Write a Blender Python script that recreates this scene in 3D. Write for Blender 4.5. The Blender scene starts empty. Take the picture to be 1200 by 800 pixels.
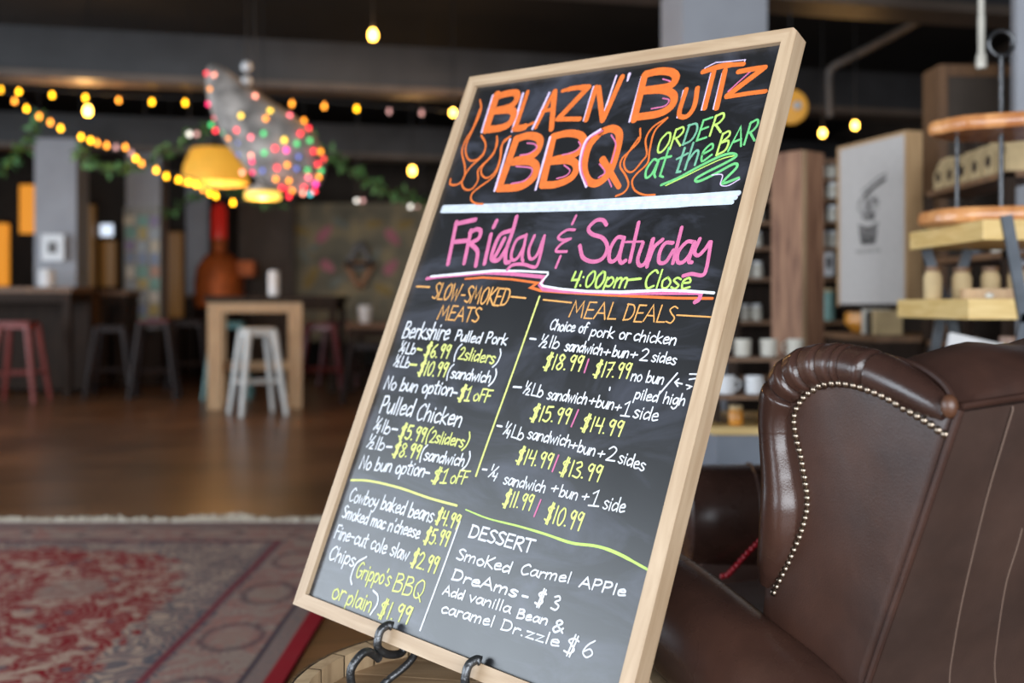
import bpy, bmesh, math, random
from mathutils import Vector, Matrix
random.seed(7)
R = math.radians
PI = math.pi
scene = bpy.context.scene
COL = scene.collection

# ------------------------------------------------------------------ camera, world, daylight, exposure
FPX, HOR, EYE = 1200.0, 357.0, 1.0          # focal length in pixels, horizon row, eye height
cam = bpy.data.cameras.new('camera')
cam.sensor_width = 36.0
cam.lens = 36.0 * FPX / 1200.0
cam.shift_y = (HOR - 400.0) / 1200.0
cam.clip_start, cam.clip_end = 0.05, 100
cam.dof.use_dof = True
cam.dof.focus_distance = 1.40
cam.dof.aperture_fstop = 2.6
camo = bpy.data.objects.new('camera', cam)
camo.location = (0, 0, EYE)
camo.rotation_euler = (R(90), 0, 0)
COL.objects.link(camo)
scene.camera = camo

world = bpy.data.worlds.new('daylight')
scene.world = world
world.use_nodes = True
bg = world.node_tree.nodes['Background']
bg.inputs[0].default_value = (0.75, 0.87, 1.0, 1)
bg.inputs[1].default_value = 0.6

def area(name, loc, rot, sx, sy, power, color):
    l = bpy.data.lights.new(name, 'AREA')
    l.shape = 'RECTANGLE'; l.size = sx; l.size_y = sy
    l.energy = power; l.color = color
    o = bpy.data.objects.new(name, l)
    o.location = loc; o.rotation_euler = rot
    COL.objects.link(o)
    return o
# daylight through the shop windows: a big one left of the camera, one behind it
area('window_daylight_left', (-5.10, 0.55, 1.52), (R(90), 0, R(-90 + 13.5)), 5.0, 2.1, 215, (0.80, 0.90, 1.0))
area('window_daylight_far', (-6.95, 6.9, 1.52), (R(90), 0, R(-90 + 13.5)), 4.6, 2.1, 140, (0.80, 0.90, 1.0))  # added side light to brighten the barrel top and the chair roll
area('window_daylight_front', (0.3, -2.80, 1.6), (R(90), 0, 0), 5.6, 2.0, 330, (0.88, 0.94, 1.0))

scene.view_settings.view_transform = 'Standard'
scene.view_settings.look = 'None'
scene.view_settings.exposure = 0.35
scene.view_settings.gamma = 1.0
scene.view_settings.use_curve_mapping = False
scene.cycles.use_denoising = True
scene.cycles.max_bounces = 8
scene.cycles.sample_clamp_indirect = 6.0

# ------------------------------------------------------------------ helpers
def at(px, py, Y):
    return Vector(((px - 600) / FPX * Y, Y, EYE - (py - HOR) / FPX * Y))

def tag(o, label=None, cat=None, group=None, kind=None):
    if label: o['label'] = label
    if cat: o['category'] = cat
    if group: o['group'] = group
    if kind: o['kind'] = kind
    return o

def thing(name, label, cat, loc=(0, 0, 0), rz=0.0, group=None):
    o = bpy.data.objects.new(name, None)
    o.empty_display_size = 0.05
    COL.objects.link(o)
    o.location = loc; o.rotation_euler = (0, 0, rz)
    return tag(o, label, cat, group)

def copy_tree(o, parent=None):
    c = o.copy(); COL.objects.link(c); c.parent = parent
    for ch in list(o.children): copy_tree(ch, c)
    return c

def catmull(pts, n=6, closed=False):
    P = [Vector(p) for p in pts]
    if len(P) < 3: return P
    out = []
    m = len(P)
    for i in range(m if closed else m - 1):
        if closed:
            p0, p1, p2, p3 = P[(i - 1) % m], P[i], P[(i + 1) % m], P[(i + 2) % m]
        else:
            p1, p2 = P[i], P[i + 1]
            p0 = P[i - 1] if i else p1 * 2 - p2
            p3 = P[i + 2] if i + 2 < m else p2 * 2 - p1
        for k in range(n):
            t = k / n
            out.append(0.5 * ((2 * p1) + (p2 - p0) * t + (2 * p0 - 5 * p1 + 4 * p2 - p3) * t * t + (3 * p1 - p0 - 3 * p2 + p3) * t ** 3))
    if not closed: out.append(P[-1])
    return out

class MB:
    """collects shapes that belong to ONE object and links them as one mesh"""
    def __init__(s): s.v = []; s.f = []; s.m = []; s.mi = 0
    def add(s, vs, fs):
        b = len(s.v); s.v += [tuple(v) for v in vs]
        for f in fs: s.f.append([i + b for i in f]); s.m.append(s.mi)
        return s
    def box(s, x0, x1, y0, y1, z0, z1, bev=0.0, M=None):
        b = bev
        if b <= 0:
            vs = [(x, y, z) for x in (x0, x1) for y in (y0, y1) for z in (z0, z1)]
            fs = [(0, 1, 3, 2), (4, 6, 7, 5), (0, 4, 5, 1), (2, 3, 7, 6), (0, 2, 6, 4), (1, 5, 7, 3)]
        else:
            bm = bmesh.new(); bmesh.ops.create_cube(bm, size=1)
            for v in bm.verts:
                v.co = Vector(((x0 + x1) / 2 + v.co.x * (x1 - x0), (y0 + y1) / 2 + v.co.y * (y1 - y0), (z0 + z1) / 2 + v.co.z * (z1 - z0)))
            bmesh.ops.bevel(bm, geom=bm.edges[:], offset=b, segments=2, affect='EDGES', profile=0.6)
            bm.verts.index_update()
            vs = [v.co.copy() for v in bm.verts]; fs = [[v.index for v in f.verts] for f in bm.faces]; bm.free()
        if M is not None: vs = [M @ Vector(v) for v in vs]
        return s.add(vs, fs)
    def bar(s, a, b, w, h, bev=0.0):
        """a box of section w x h from a to b"""
        a = Vector(a); b = Vector(b); d = b - a; L = d.length; d.normalize()
        up = Vector((0, 0, 1)) if abs(d.z) < 0.95 else Vector((0, 1, 0))
        x = d.cross(up).normalized(); y = x.cross(d).normalized()
        M = Matrix((x, d, y)).transposed().to_4x4(); M.translation = a
        return s.box(-w / 2, w / 2, 0, L, -h / 2, h / 2, bev, M)
    def tube(s, pts, r, n=10, closed=False, cap=True, flat=None):
        P = [Vector(p) for p in pts]; m = len(P)
        rr = r if isinstance(r, (list, tuple)) else [r] * m
        T = []
        for i in range(m):
            a = P[(i - 1) % m] if (closed or i) else P[i]
            b = P[(i + 1) % m] if (closed or i < m - 1) else P[i]
            T.append((b - a).normalized())
        ref = Vector((0, 0, 1)) if abs(T[0].z) < 0.9 else Vector((1, 0, 0))
        N = (ref - T[0] * ref.dot(T[0])).normalized()
        vs = []
        for i in range(m):
            N = (N - T[i] * N.dot(T[i])).normalized(); B = T[i].cross(N)
            for k in range(n):
                a = 2 * PI * k / n
                vs.append(P[i] + (N * math.cos(a) + B * math.sin(a)) * rr[i])
        fs = []
        for i in range(m if closed else m - 1):
            j = (i + 1) % m
            for k in range(n):
                k2 = (k + 1) % n
                fs.append((i * n + k, i * n + k2, j * n + k2, j * n + k))
        if cap and not closed:
            fs.append(list(range(n))[::-1]); fs.append([(m - 1) * n + k for k in range(n)])
        return s.add(vs, fs)
    def lathe(s, prof, n=24, c=(0, 0, 0), axis='z', cap=True):
        vs = []; fs = []; m = len(prof)
        for r, z in prof:
            for k in range(n):
                a = 2 * PI * k / n
                p = (r * math.cos(a), r * math.sin(a), z)
                if axis == 'y': p = (p[0], p[2], p[1])
                if axis == 'x': p = (p[2], p[0], p[1])
                vs.append((p[0] + c[0], p[1] + c[1], p[2] + c[2]))
        for i in range(m - 1):
            for k in range(n):
                k2 = (k + 1) % n
                fs.append((i * n + k, i * n + k2, (i + 1) * n + k2, (i + 1) * n + k))
        if cap and prof[0][0] > 1e-6: fs.append(list(range(n))[::-1])
        if cap and prof[-1][0] > 1e-6: fs.append([(m - 1) * n + k for k in range(n)])
        return s.add(vs, fs)
    def ball(s, c, r, n=10, sc=(1, 1, 1)):
        c = Vector(c); m = max(5, n // 2 + 1)
        vs = [c + Vector((0, 0, -r * sc[2]))]; fs = []
        for i in range(1, m):
            a = -PI / 2 + PI * i / m
            for k in range(n):
                b = 2 * PI * k / n
                vs.append(c + Vector((r * sc[0] * math.cos(a) * math.cos(b), r * sc[1] * math.cos(a) * math.sin(b), r * sc[2] * math.sin(a))))
        vs.append(c + Vector((0, 0, r * sc[2])))
        for k in range(n):
            k2 = (k + 1) % n
            fs.append((0, 1 + k2, 1 + k))
            for i in range(m - 2):
                fs.append((1 + i * n + k, 1 + i * n + k2, 1 + (i + 1) * n + k2, 1 + (i + 1) * n + k))
            fs.append((1 + (m - 2) * n + k, 1 + (m - 2) * n + k2, len(vs) - 1))
        return s.add(vs, fs)
    def prism(s, poly, a, b, axis='z'):
        """polygon extruded from a to b along an axis; poly = the two other coordinates in order"""
        def p(q, t):
            return {'z': (q[0], q[1], t), 'y': (q[0], t, q[1]), 'x': (t, q[0], q[1])}[axis]
        n = len(poly)
        vs = [p(q, a) for q in poly] + [p(q, b) for q in poly]
        fs = [list(range(n))[::-1], list(range(n, 2 * n))] + [(i, (i + 1) % n, n + (i + 1) % n, n + i) for i in range(n)]
        return s.add(vs, fs)
    def build(s, name, mats, parent=None, smooth=False, **kw):
        me = bpy.data.meshes.new(name)
        me.from_pydata(s.v, [], s.f)
        if not isinstance(mats, (list, tuple)): mats = [mats]
        for m in mats: me.materials.append(m)
        for p, k in zip(me.polygons, s.m): p.material_index = k
        bm = bmesh.new(); bm.from_mesh(me)
        bmesh.ops.recalc_face_normals(bm, faces=bm.faces[:])
        bm.to_mesh(me); bm.free()
        if smooth:
            for p in me.polygons: p.use_smooth = True
            try: me.set_sharp_from_angle(angle=R(42))
            except Exception: pass
        me.update()
        o = bpy.data.objects.new(name, me); COL.objects.link(o)
        if parent is not None: o.parent = parent
        return tag(o, **kw)

# ------------------------------------------------------------------ materials
def nt(name):
    m = bpy.data.materials.new(name); m.use_nodes = True
    return m, m.node_tree, m.node_tree.nodes['Principled BSDF']

def mat(name, c, rough=0.6, metal=0.0, var=0.0, vs=8.0, bump=0.0, bs=60.0, emit=None, es=0.0, c2=None, stretch=(1, 1, 1), spec=0.5, coat=0.0):
    m, t, b = nt(name)
    b.inputs['Roughness'].default_value = rough
    b.inputs['Metallic'].default_value = metal
    b.inputs['Specular IOR Level'].default_value = spec
    b.inputs['Base Color'].default_value = (*c, 1)
    if coat: b.inputs['Coat Weight'].default_value = coat; b.inputs['Coat Roughness'].default_value = 0.25
    if var or c2 or bump:
        tc = t.nodes.new('ShaderNodeTexCoord'); mp = t.nodes.new('ShaderNodeMapping')
        mp.inputs['Scale'].default_value = stretch
        t.links.new(tc.outputs['Object'], mp.inputs['Vector'])
    if var or c2:
        n = t.nodes.new('ShaderNodeTexNoise'); n.inputs['Scale'].default_value = vs; n.inputs['Detail'].default_value = 6
        t.links.new(mp.outputs[0], n.inputs['Vector'])
        r = t.nodes.new('ShaderNodeValToRGB')
        r.color_ramp.elements[0].position = 0.32; r.color_ramp.elements[1].position = 0.68
        d = c2 if c2 else tuple(min(1, x * (1 + var)) for x in c)
        a = c if c2 else tuple(x * (1 - var) for x in c)
        r.color_ramp.elements[0].color = (*a, 1); r.color_ramp.elements[1].color = (*d, 1)
        t.links.new(n.outputs['Fac'], r.inputs[0]); t.links.new(r.outputs[0], b.inputs['Base Color'])
    if bump:
        n2 = t.nodes.new('ShaderNodeTexNoise'); n2.inputs['Scale'].default_value = bs; n2.inputs['Detail'].default_value = 5
        t.links.new(mp.outputs[0], n2.inputs['Vector'])
        bp = t.nodes.new('ShaderNodeBump'); bp.inputs['Strength'].default_value = bump; bp.inputs['Distance'].default_value = 0.01
        t.links.new(n2.outputs['Fac'], bp.inputs['Height']); t.links.new(bp.outputs[0], b.inputs['Normal'])
    if emit:
        b.inputs['Emission Color'].default_value = (*emit, 1); b.inputs['Emission Strength'].default_value = es
    return m

def wood(name, c1, c2, scale=3.0, stretch=(1, 1, 12), rough=0.5, bump=0.1, spec=0.5):
    """grain running across the stretched axes; stretch is small along the grain"""
    m, t, b = nt(name)
    tc = t.nodes.new('ShaderNodeTexCoord'); mp = t.nodes.new('ShaderNodeMapping')
    mp.inputs['Scale'].default_value = stretch
    n = t.nodes.new('ShaderNodeTexNoise'); n.inputs['Scale'].default_value = scale; n.inputs['Detail'].default_value = 8; n.inputs['Distortion'].default_value = 0.6
    r = t.nodes.new('ShaderNodeValToRGB')
    r.color_ramp.elements[0].position = 0.3; r.color_ramp.elements[1].position = 0.7
    r.color_ramp.elements[0].color = (*c1, 1); r.color_ramp.elements[1].color = (*c2, 1)
    t.links.new(tc.outputs['Object'], mp.inputs[0]); t.links.new(mp.outputs[0], n.inputs['Vector'])
    t.links.new(n.outputs['Fac'], r.inputs[0]); t.links.new(r.outputs[0], b.inputs['Base Color'])
    bp = t.nodes.new('ShaderNodeBump'); bp.inputs['Strength'].default_value = bump; bp.inputs['Distance'].default_value = 0.003
    t.links.new(n.outputs['Fac'], bp.inputs['Height']); t.links.new(bp.outputs[0], b.inputs['Normal'])
    b.inputs['Roughness'].default_value = rough; b.inputs['Specular IOR Level'].default_value = spec
    return m

def glow(name, c, s, body=None):
    return mat(name, body or tuple(0.5 * q for q in c), 0.4, emit=c, es=s)

M = {}
M['maple'] = wood('maple_wood', (0.35, 0.235, 0.14), (0.48, 0.35, 0.23), 5, (14, 1.2, 14), 0.5, 0.06)
M['maple_h'] = wood('maple_wood_across', (0.35, 0.235, 0.14), (0.48, 0.35, 0.23), 5, (1.2, 14, 14), 0.5, 0.06)
M['pine'] = wood('yellow_pine', (0.62, 0.40, 0.13), (0.78, 0.56, 0.24), 4, (2, 2, 14), 0.5)
M['table_wood'] = wood('table_oak', (0.42, 0.25, 0.12), (0.55, 0.35, 0.18), 4, (8, 8, 1), 0.5)
M['old_wood'] = wood('reclaimed_wood', (0.16, 0.070, 0.040), (0.38, 0.20, 0.115), 4, (9, 9, 1.0), 0.7, 0.4)
M['pale_wood'] = wood('pale_sapwood', (0.40, 0.26, 0.15), (0.50, 0.34, 0.20), 4, (9, 9, 1.0), 0.7, 0.2)  # lighter wood colour for the painted strip of light on the post
M['dark_wood'] = wood('dark_wood', (0.018, 0.010, 0.0065), (0.036, 0.020, 0.012), 4, (8, 8, 1), 0.65, 0.1, 0.2)
M['brown_wood'] = wood('brown_wood', (0.12, 0.06, 0.03), (0.22, 0.11, 0.05), 4, (8, 8, 1), 0.55)
M['slab'] = wood('live_edge_slab', (0.40, 0.14, 0.045), (0.72, 0.34, 0.13), 9, (2, 2, 1), 0.25)
M['barrel'] = wood('barrel_oak', (0.38, 0.25, 0.14), (0.58, 0.42, 0.25), 5, (7, 7, 1), 0.6, 0.25)
M['barrel_head'] = wood('barrel_head_oak', (0.27, 0.165, 0.085), (0.42, 0.28, 0.16), 5, (1, 12, 4), 0.6, 0.2)
M['iron'] = mat('wrought_iron', (0.085, 0.086, 0.090), 0.36, 0.85, 0.25, 30, 0.3, 90)
M['steel'] = mat('grey_flat_steel', (0.09, 0.10, 0.115), 0.45, 0.6, 0.2, 20)
M['galv'] = mat('dull_pipe', (0.11, 0.10, 0.095), 0.5, 0.3, 0.2, 20)
M['nail'] = mat('aged_brass_nail', (0.27, 0.215, 0.165), 0.30, 1.0, 0.2, 60)
M['white_metal'] = mat('white_painted_metal', (0.62, 0.62, 0.60), 0.4, 0, 0.08, 10)
M['red_metal'] = mat('red_painted_metal', (0.20, 0.035, 0.028), 0.4, 0, 0.15, 10)
M['maroon_metal'] = mat('maroon_painted_metal', (0.13, 0.016, 0.020), 0.35, 0, 0.15, 10)
M['teal_metal'] = mat('teal_painted_metal', (0.10, 0.23, 0.23), 0.4, 0, 0.15, 10)
M['dark_metal'] = mat('dark_metal', (0.016, 0.009, 0.008), 0.5, 0.0, 0.15, 10, spec=0.25)
M['pillar'] = mat('grey_pillar_paint', (0.34, 0.345, 0.375), 0.6, 0, 0.06, 4)
M['beam'] = mat('dark_beam_paint', (0.040, 0.039, 0.041), 0.5, 0, 0.25, 3)
M['flange'] = mat('beam_flange', (0.115, 0.085, 0.066), 0.5, 0, 0.25, 3)
M['ceiling'] = mat('black_ceiling', (0.010, 0.0085, 0.0080), 0.8, 0, 0.3, 2)
M['wall'] = mat('dim_wall', (0.045, 0.034, 0.026), 0.8, 0, 0.3, 1.5)
M['white'] = mat('white_plastic', (0.75, 0.75, 0.76), 0.35)
M['paper'] = mat('white_paper', (0.66, 0.65, 0.65), 0.7, 0, 0.04, 20)
M['kraft'] = mat('kraft_paper', (0.52, 0.38, 0.20), 0.8, 0, 0.15, 14)
M['cream'] = mat('cream_ceramic', (0.62, 0.58, 0.50), 0.35, 0, 0.06, 14)
M['amber'] = mat('amber_glaze', (0.60, 0.24, 0.03), 0.3, 0, 0.25, 20)
M['black'] = mat('matt_black', (0.012, 0.012, 0.013), 0.6)
M['green'] = mat('garland_green', (0.065, 0.17, 0.045), 0.7, 0, 0.5, 12)
M['copper'] = mat('copper', (0.50, 0.115, 0.022), 0.6, 0.3, 0.3, 6)
M['canvas'] = mat('printed_canvas', (0.52, 0.485, 0.46), 0.75, 0, 0.03, 30)
M['grey_blue'] = mat('grey_blue_paint', (0.20, 0.22, 0.26), 0.6, 0, 0.1, 6)

def leather(name, c1, c2, rough):
    m, t, b = nt(name)
    tc = t.nodes.new('ShaderNodeTexCoord')
    n = t.nodes.new('ShaderNodeTexNoise'); n.inputs['Scale'].default_value = 6; n.inputs['Detail'].default_value = 7; n.inputs['Roughness'].default_value = 0.62
    r = t.nodes.new('ShaderNodeValToRGB')
    r.color_ramp.elements[0].position = 0.35; r.color_ramp.elements[1].position = 0.70
    r.color_ramp.elements[0].color = (*c1, 1); r.color_ramp.elements[1].color = (*c2, 1)
    v = t.nodes.new('ShaderNodeTexVoronoi'); v.inputs['Scale'].default_value = 420
    n2 = t.nodes.new('ShaderNodeTexNoise'); n2.inputs['Scale'].default_value = 14; n2.inputs['Detail'].default_value = 8
    mx = t.nodes.new('ShaderNodeMath'); mx.operation = 'MULTIPLY_ADD'; mx.inputs[1].default_value = 0.12
    bp = t.nodes.new('ShaderNodeBump'); bp.inputs['Strength'].default_value = 0.14; bp.inputs['Distance'].default_value = 0.006
    for q in (n, v, n2): t.links.new(tc.outputs['Object'], q.inputs['Vector'])
    t.links.new(n.outputs['Fac'], r.inputs[0]); t.links.new(r.outputs[0], b.inputs['Base Color'])
    t.links.new(v.outputs['Distance'], mx.inputs[0]); t.links.new(n2.outputs['Fac'], mx.inputs[2])
    t.links.new(mx.outputs[0], bp.inputs['Height']); t.links.new(bp.outputs[0], b.inputs['Normal'])
    mr = t.nodes.new('ShaderNodeMapRange'); mr.inputs['To Min'].default_value = rough - 0.06; mr.inputs['To Max'].default_value = rough + 0.14
    t.links.new(n2.outputs['Fac'], mr.inputs['Value']); t.links.new(mr.outputs[0], b.inputs['Roughness'])
    return m
M['leather'] = leather('brown_leather', (0.030, 0.014, 0.0105), (0.062, 0.027, 0.018), 0.34)
M['leather_shiny'] = leather('polished_brown_leather', (0.030, 0.014, 0.0105), (0.058, 0.026, 0.018), 0.23)
M['leather_back'] = leather('brown_leather_outback', (0.036, 0.021, 0.0165), (0.060, 0.034, 0.026), 0.42)
M['leather_worn'] = leather('worn_tan_leather', (0.060, 0.024, 0.013), (0.14, 0.058, 0.026), 0.34)
M['stitch'] = mat('pale_crease', (0.13, 0.085, 0.065), 0.5)

def floor_material():
    m, t, b = nt('stained_floorboards')
    tc = t.nodes.new('ShaderNodeTexCoord')
    mp = t.nodes.new('ShaderNodeMapping'); mp.inputs['Rotation'].default_value = (0, 0, R(-13))
    br = t.nodes.new('ShaderNodeTexBrick'); br.inputs['Scale'].default_value = 1.0
    br.inputs['Brick Width'].default_value = 1.8; br.inputs['Row Height'].default_value = 0.14
    br.inputs['Mortar Size'].default_value = 0.004; br.inputs['Bias'].default_value = 0.0
    br.inputs['Color1'].default_value = (0.125, 0.058, 0.026, 1); br.inputs['Color2'].default_value = (0.185, 0.090, 0.043, 1)
    br.inputs['Mortar'].default_value = (0.02, 0.011, 0.007, 1)
    n = t.nodes.new('ShaderNodeTexNoise'); n.inputs['Scale'].default_value = 1.3; n.inputs['Detail'].default_value = 6
    mix = t.nodes.new('ShaderNodeMixRGB'); mix.blend_type = 'MULTIPLY'; mix.inputs[0].default_value = 0.75
    cr = t.nodes.new('ShaderNodeValToRGB'); cr.color_ramp.elements[0].color = (0.35, 0.35, 0.35, 1); cr.color_ramp.elements[1].color = (1.3, 1.2, 1.1, 1)
    cr.color_ramp.elements[0].position = 0.3; cr.color_ramp.elements[1].position = 0.7
    t.links.new(tc.outputs['Object'], mp.inputs[0]); t.links.new(mp.outputs[0], br.inputs['Vector']); t.links.new(tc.outputs['Object'], n.inputs['Vector'])
    t.links.new(n.outputs['Fac'], cr.inputs[0]); t.links.new(br.outputs['Color'], mix.inputs[1]); t.links.new(cr.outputs[0], mix.inputs[2])
    t.links.new(mix.outputs[0], b.inputs['Base Color'])
    b.inputs['Roughness'].default_value = 0.30
    return m
M['floor'] = floor_material()

# ------------------------------------------------------------------ the room (turned 12.5 degrees to the view)
TH = R(12.5)
AX = Vector((math.cos(TH), math.sin(TH), 0)); AY = Vector((-math.sin(TH), math.cos(TH), 0))
CEIL = 3.7
def slab_quad(name, a, b, z0, z1, th, m, side=1, kind='structure'):
    """an upright wall from a to b, th thick on its outer side"""
    a = Vector((a[0], a[1], 0)); b = Vector((b[0], b[1], 0)); d = (b - a).normalized(); nrm = Vector((d.y, -d.x, 0)) * side * th
    mb = MB(); p = [a, b, b + nrm, a + nrm]
    mb.add([(q.x, q.y, z) for z in (z0, z1) for q in p], [(0, 1, 2, 3), (4, 5, 6, 7), (0, 1, 5, 4), (1, 2, 6, 5), (2, 3, 7, 6), (3, 0, 4, 7)])
    return mb.build(name, m, kind=kind)
mb = MB(); mb.box(-13, 9, -4, 20, -0.1, 0); mb.build('floor', M['floor'], kind='structure')
mb = MB(); mb.box(-13, 9, -4, 20, CEIL, CEIL + 0.1); mb.build('ceiling', M['ceiling'], kind='structure')
# room corners: front-left, front-right, back-right, back-left
FL = Vector((-4.45, -3.0, 0)); FR = Vector((5.2, -3.0, 0)); BR_ = FR + AY * 19.0 + AX * 1.2; BL_ = Vector((0, 17.2, 0)) - AX * 9.6
BRp = Vector((0, 17.2, 0)) + AX * 2.2
slab_quad('wall_back', BL_, BRp + AX * 4, 0, CEIL, 0.15, M['wall'], -1)
slab_quad('wall_right', FR, BRp + AX * 3.0, 0, CEIL, 0.15, M['wall'], 1)
# window walls: sill, header and end piers leave the openings
def window_wall(wname, n, a, b, t0, t1, z0, z1, side):
    a = Vector(a); b = Vector(b); d = b - a
    nrm = Vector((d.y, -d.x, 0)).normalized() * side
    mb = MB()
    def piece(s0, s1, za, zb):
        p, q = a + d * s0, a + d * s1; r, s = q + nrm * 0.18, p + nrm * 0.18
        mb.add([(k.x, k.y, z) for z in (za, zb) for k in (p, q, r, s)], [(0, 1, 2, 3), (4, 5, 6, 7), (0, 1, 5, 4), (1, 2, 6, 5), (2, 3, 7, 6), (3, 0, 4, 7)])
    piece(0, t0, 0, CEIL); piece(t1, 1, 0, CEIL); piece(t0, t1, 0, z0); piece(t0, t1, z1, CEIL)
    mb.build(wname, M['wall'], kind='structure')
    fr = MB(); off = nrm * 0.04
    for k in range(9):
        p = a + d * (t0 + (t1 - t0) * k / 8) + off
        fr.bar((p.x, p.y, z0), (p.x, p.y, z1), 0.06, 0.06)
    for z in (z0 + 0.03, z1 - 0.03):
        p, q = a + d * t0 + off, a + d * t1 + off
        fr.bar((p.x, p.y, z), (q.x, q.y, z), 0.06, 0.06)
    fr.build('window_%d' % n, M['black'], kind='structure')
window_wall('wall_left', 1, FL, BL_, 0.06, 0.72, 0.5, 2.62, -1)
window_wall('wall_front', 2, FL, FR, 0.17, 0.80, 0.55, 2.65, 1)

# ceiling beams: web with a lower flange, running across the room
def beam(name, c, zb, h, lab=None):
    c = Vector(c); a = c - AX * 9.0; b = c + AX * 6.2
    o = MB().bar((a.x, a.y, zb + h / 2), (b.x, b.y, zb + h / 2), 0.22, h).build(name, M['beam'], kind='structure')
    MB().bar((a.x, a.y, zb + 0.02), (b.x, b.y, zb + 0.02), 0.32, 0.06).build('flange', M['flange'], o)
ZB = 2.9
beam('trim_1', (0, 6.12, 0), ZB, 0.40)
beam('trim_2', (0, 9.52, 0), ZB, 0.42)
beam('trim_3', (0, 13.75, 0), ZB, 0.42)

# ------------------------------------------------------------------ rug
def rug_material():
    m, t, b = nt('persian_rug_wool')
    L = t.links.new; N = t.nodes.new
    def math_(op, a, b_=None, c=None):
        n = N('ShaderNodeMath'); n.operation = op
        for i, v in enumerate((a, b_, c)):
            if v is None: continue
            if isinstance(v, (int, float)): n.inputs[i].default_value = v
            else: L(v, n.inputs[i])
        return n.outputs[0]
    def mix(fac, c1, c2):
        n = N('ShaderNodeMixRGB')
        if isinstance(fac, (int, float)): n.inputs[0].default_value = fac
        else: L(fac, n.inputs[0])
        for i, c in ((1, c1), (2, c2)):
            if isinstance(c, tuple): n.inputs[i].default_value = (*c, 1)
            else: L(c, n.inputs[i])
        return n.outputs[0]
    def step(v, a, soft=0.04):
        n = N('ShaderNodeMapRange'); n.inputs['From Min'].default_value = a - soft; n.inputs['From Max'].default_value = a + soft
        L(v, n.inputs['Value']); return n.outputs[0]
    tc = N('ShaderNodeTexCoord'); sx = N('ShaderNodeSeparateXYZ'); L(tc.outputs['Object'], sx.inputs[0])
    X, Y = sx.outputs['X'], sx.outputs['Y']          # local: x from -2.5 to 0 (right edge), y from -3.2 to 0 (far edge)
    dr = math_('MULTIPLY', X, -1.0); df = math_('MULTIPLY', Y, -1.0)
    dl = math_('ADD', X, 2.5); dn = math_('ADD', Y, 3.2)
    d = math_('MINIMUM', math_('MINIMUM', dr, df), math_('MINIMUM', dl, dn))
    red, cream, blue, grey, pink, navy = (0.24, 0.006, 0.012), (0.50, 0.35, 0.265), (0.115, 0.11, 0.125), (0.29, 0.195, 0.17), (0.37, 0.18, 0.15), (0.05, 0.04, 0.06)
    # field: curling vines and palmettes on red
    nz = N('ShaderNodeTexNoise'); nz.inputs['Scale'].default_value = 7.5; nz.inputs['Detail'].default_value = 5; nz.inputs['Distortion'].default_value = 2.2
    L(tc.outputs['Object'], nz.inputs['Vector'])
    vo = N('ShaderNodeTexVoronoi'); vo.inputs['Scale'].default_value = 9.5; L(tc.outputs['Object'], vo.inputs['Vector'])
    vo2 = N('ShaderNodeTexVoronoi'); vo2.inputs['Scale'].default_value = 24; L(tc.outputs['Object'], vo2.inputs['Vector'])
    rings = math_('SINE', math_('MULTIPLY', vo.outputs['Distance'], 30.0))
    f1 = mix(step(nz.outputs['Fac'], 0.545, 0.03), red, cream)
    f1 = mix(math_('MULTIPLY', step(rings, 0.35, 0.2), 0.75), f1, pink)
    f1 = mix(math_('MULTIPLY', step(math_('MULTIPLY', vo2.outputs['Distance'], -1.0), -0.24), 0.7), f1, cream)
    f1 = mix(math_('MULTIPLY', step(math_('MULTIPLY', vo.outputs['Distance'], -1.0), -0.17), 0.8), f1, blue)
    # corner spandrels (cream and blue) in the field
    ex = math_('POWER', math_('ABSOLUTE', math_('DIVIDE', math_('ADD', X, 1.25), 0.70)), 3.0); ey = math_('POWER', math_('ABSOLUTE', math_('DIVIDE', math_('ADD', Y, 1.6), 1.06)), 3.0)
    ell = math_('ADD', math_('ADD', ex, ey), math_('MULTIPLY', math_('SUBTRACT', nz.outputs['Fac'], 0.5), 1.6))
    f2 = mix(step(nz.outputs['Fac'], 0.52), grey, cream)
    f2 = mix(math_('MULTIPLY', step(rings, 0.2, 0.2), 0.8), f2, blue)
    field = mix(step(ell, 1.0, 0.04), f1, f2)
    med = math_('ADD', math_('POWER', math_('DIVIDE', math_('ADD', X, 0.93), 0.115), 2.0), math_('POWER', math_('DIVIDE', math_('ADD', Y, 1.10), 0.13), 2.0))
    field = mix(math_('MULTIPLY', step(math_('MULTIPLY', med, -1.0), -1.0, 0.2), 0.6), field, (0.34, 0.26, 0.21))
    # main border: rosettes on rose ground
    bo = mix(step(nz.outputs['Fac'], 0.5, 0.05), pink, (0.38, 0.28, 0.23))
    bo = mix(math_('MULTIPLY', step(rings, 0.3, 0.25), 0.6), bo, grey)
    bo = mix(math_('MULTIPLY', step(math_('MULTIPLY', vo2.outputs['Distance'], -1.0), -0.16), 0.7), bo, (0.22, 0.05, 0.06))
    def rosette(A, B, c0):
        fr_ = math_('SUBTRACT', math_('FRACT', math_('DIVIDE', B, 0.46)), 0.5)
        e_ = math_('ADD', math_('POWER', math_('DIVIDE', math_('ADD', A, 0.235), 0.095), 2.0), math_('POWER', math_('DIVIDE', fr_, 0.30), 2.0))
        e_ = math_('ADD', e_, math_('MULTIPLY', math_('SUBTRACT', nz.outputs['Fac'], 0.5), 0.8))
        k_ = mix(math_('MULTIPLY', math_('SUBTRACT', step(e_, 0.6, 0.15), step(e_, 1.0, 0.15)), 0.75), c0, (0.12, 0.075, 0.085))
        return mix(math_('MULTIPLY', math_('SUBTRACT', 1.0, step(e_, 0.28, 0.1)), 0.6), k_, (0.36, 0.25, 0.20))
    bor, bof = rosette(X, Y, bo), rosette(Y, X, bo)
    bo = mix(step(math_('SUBTRACT', dr, df), 0.0, 0.004), bor, bof)
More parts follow.
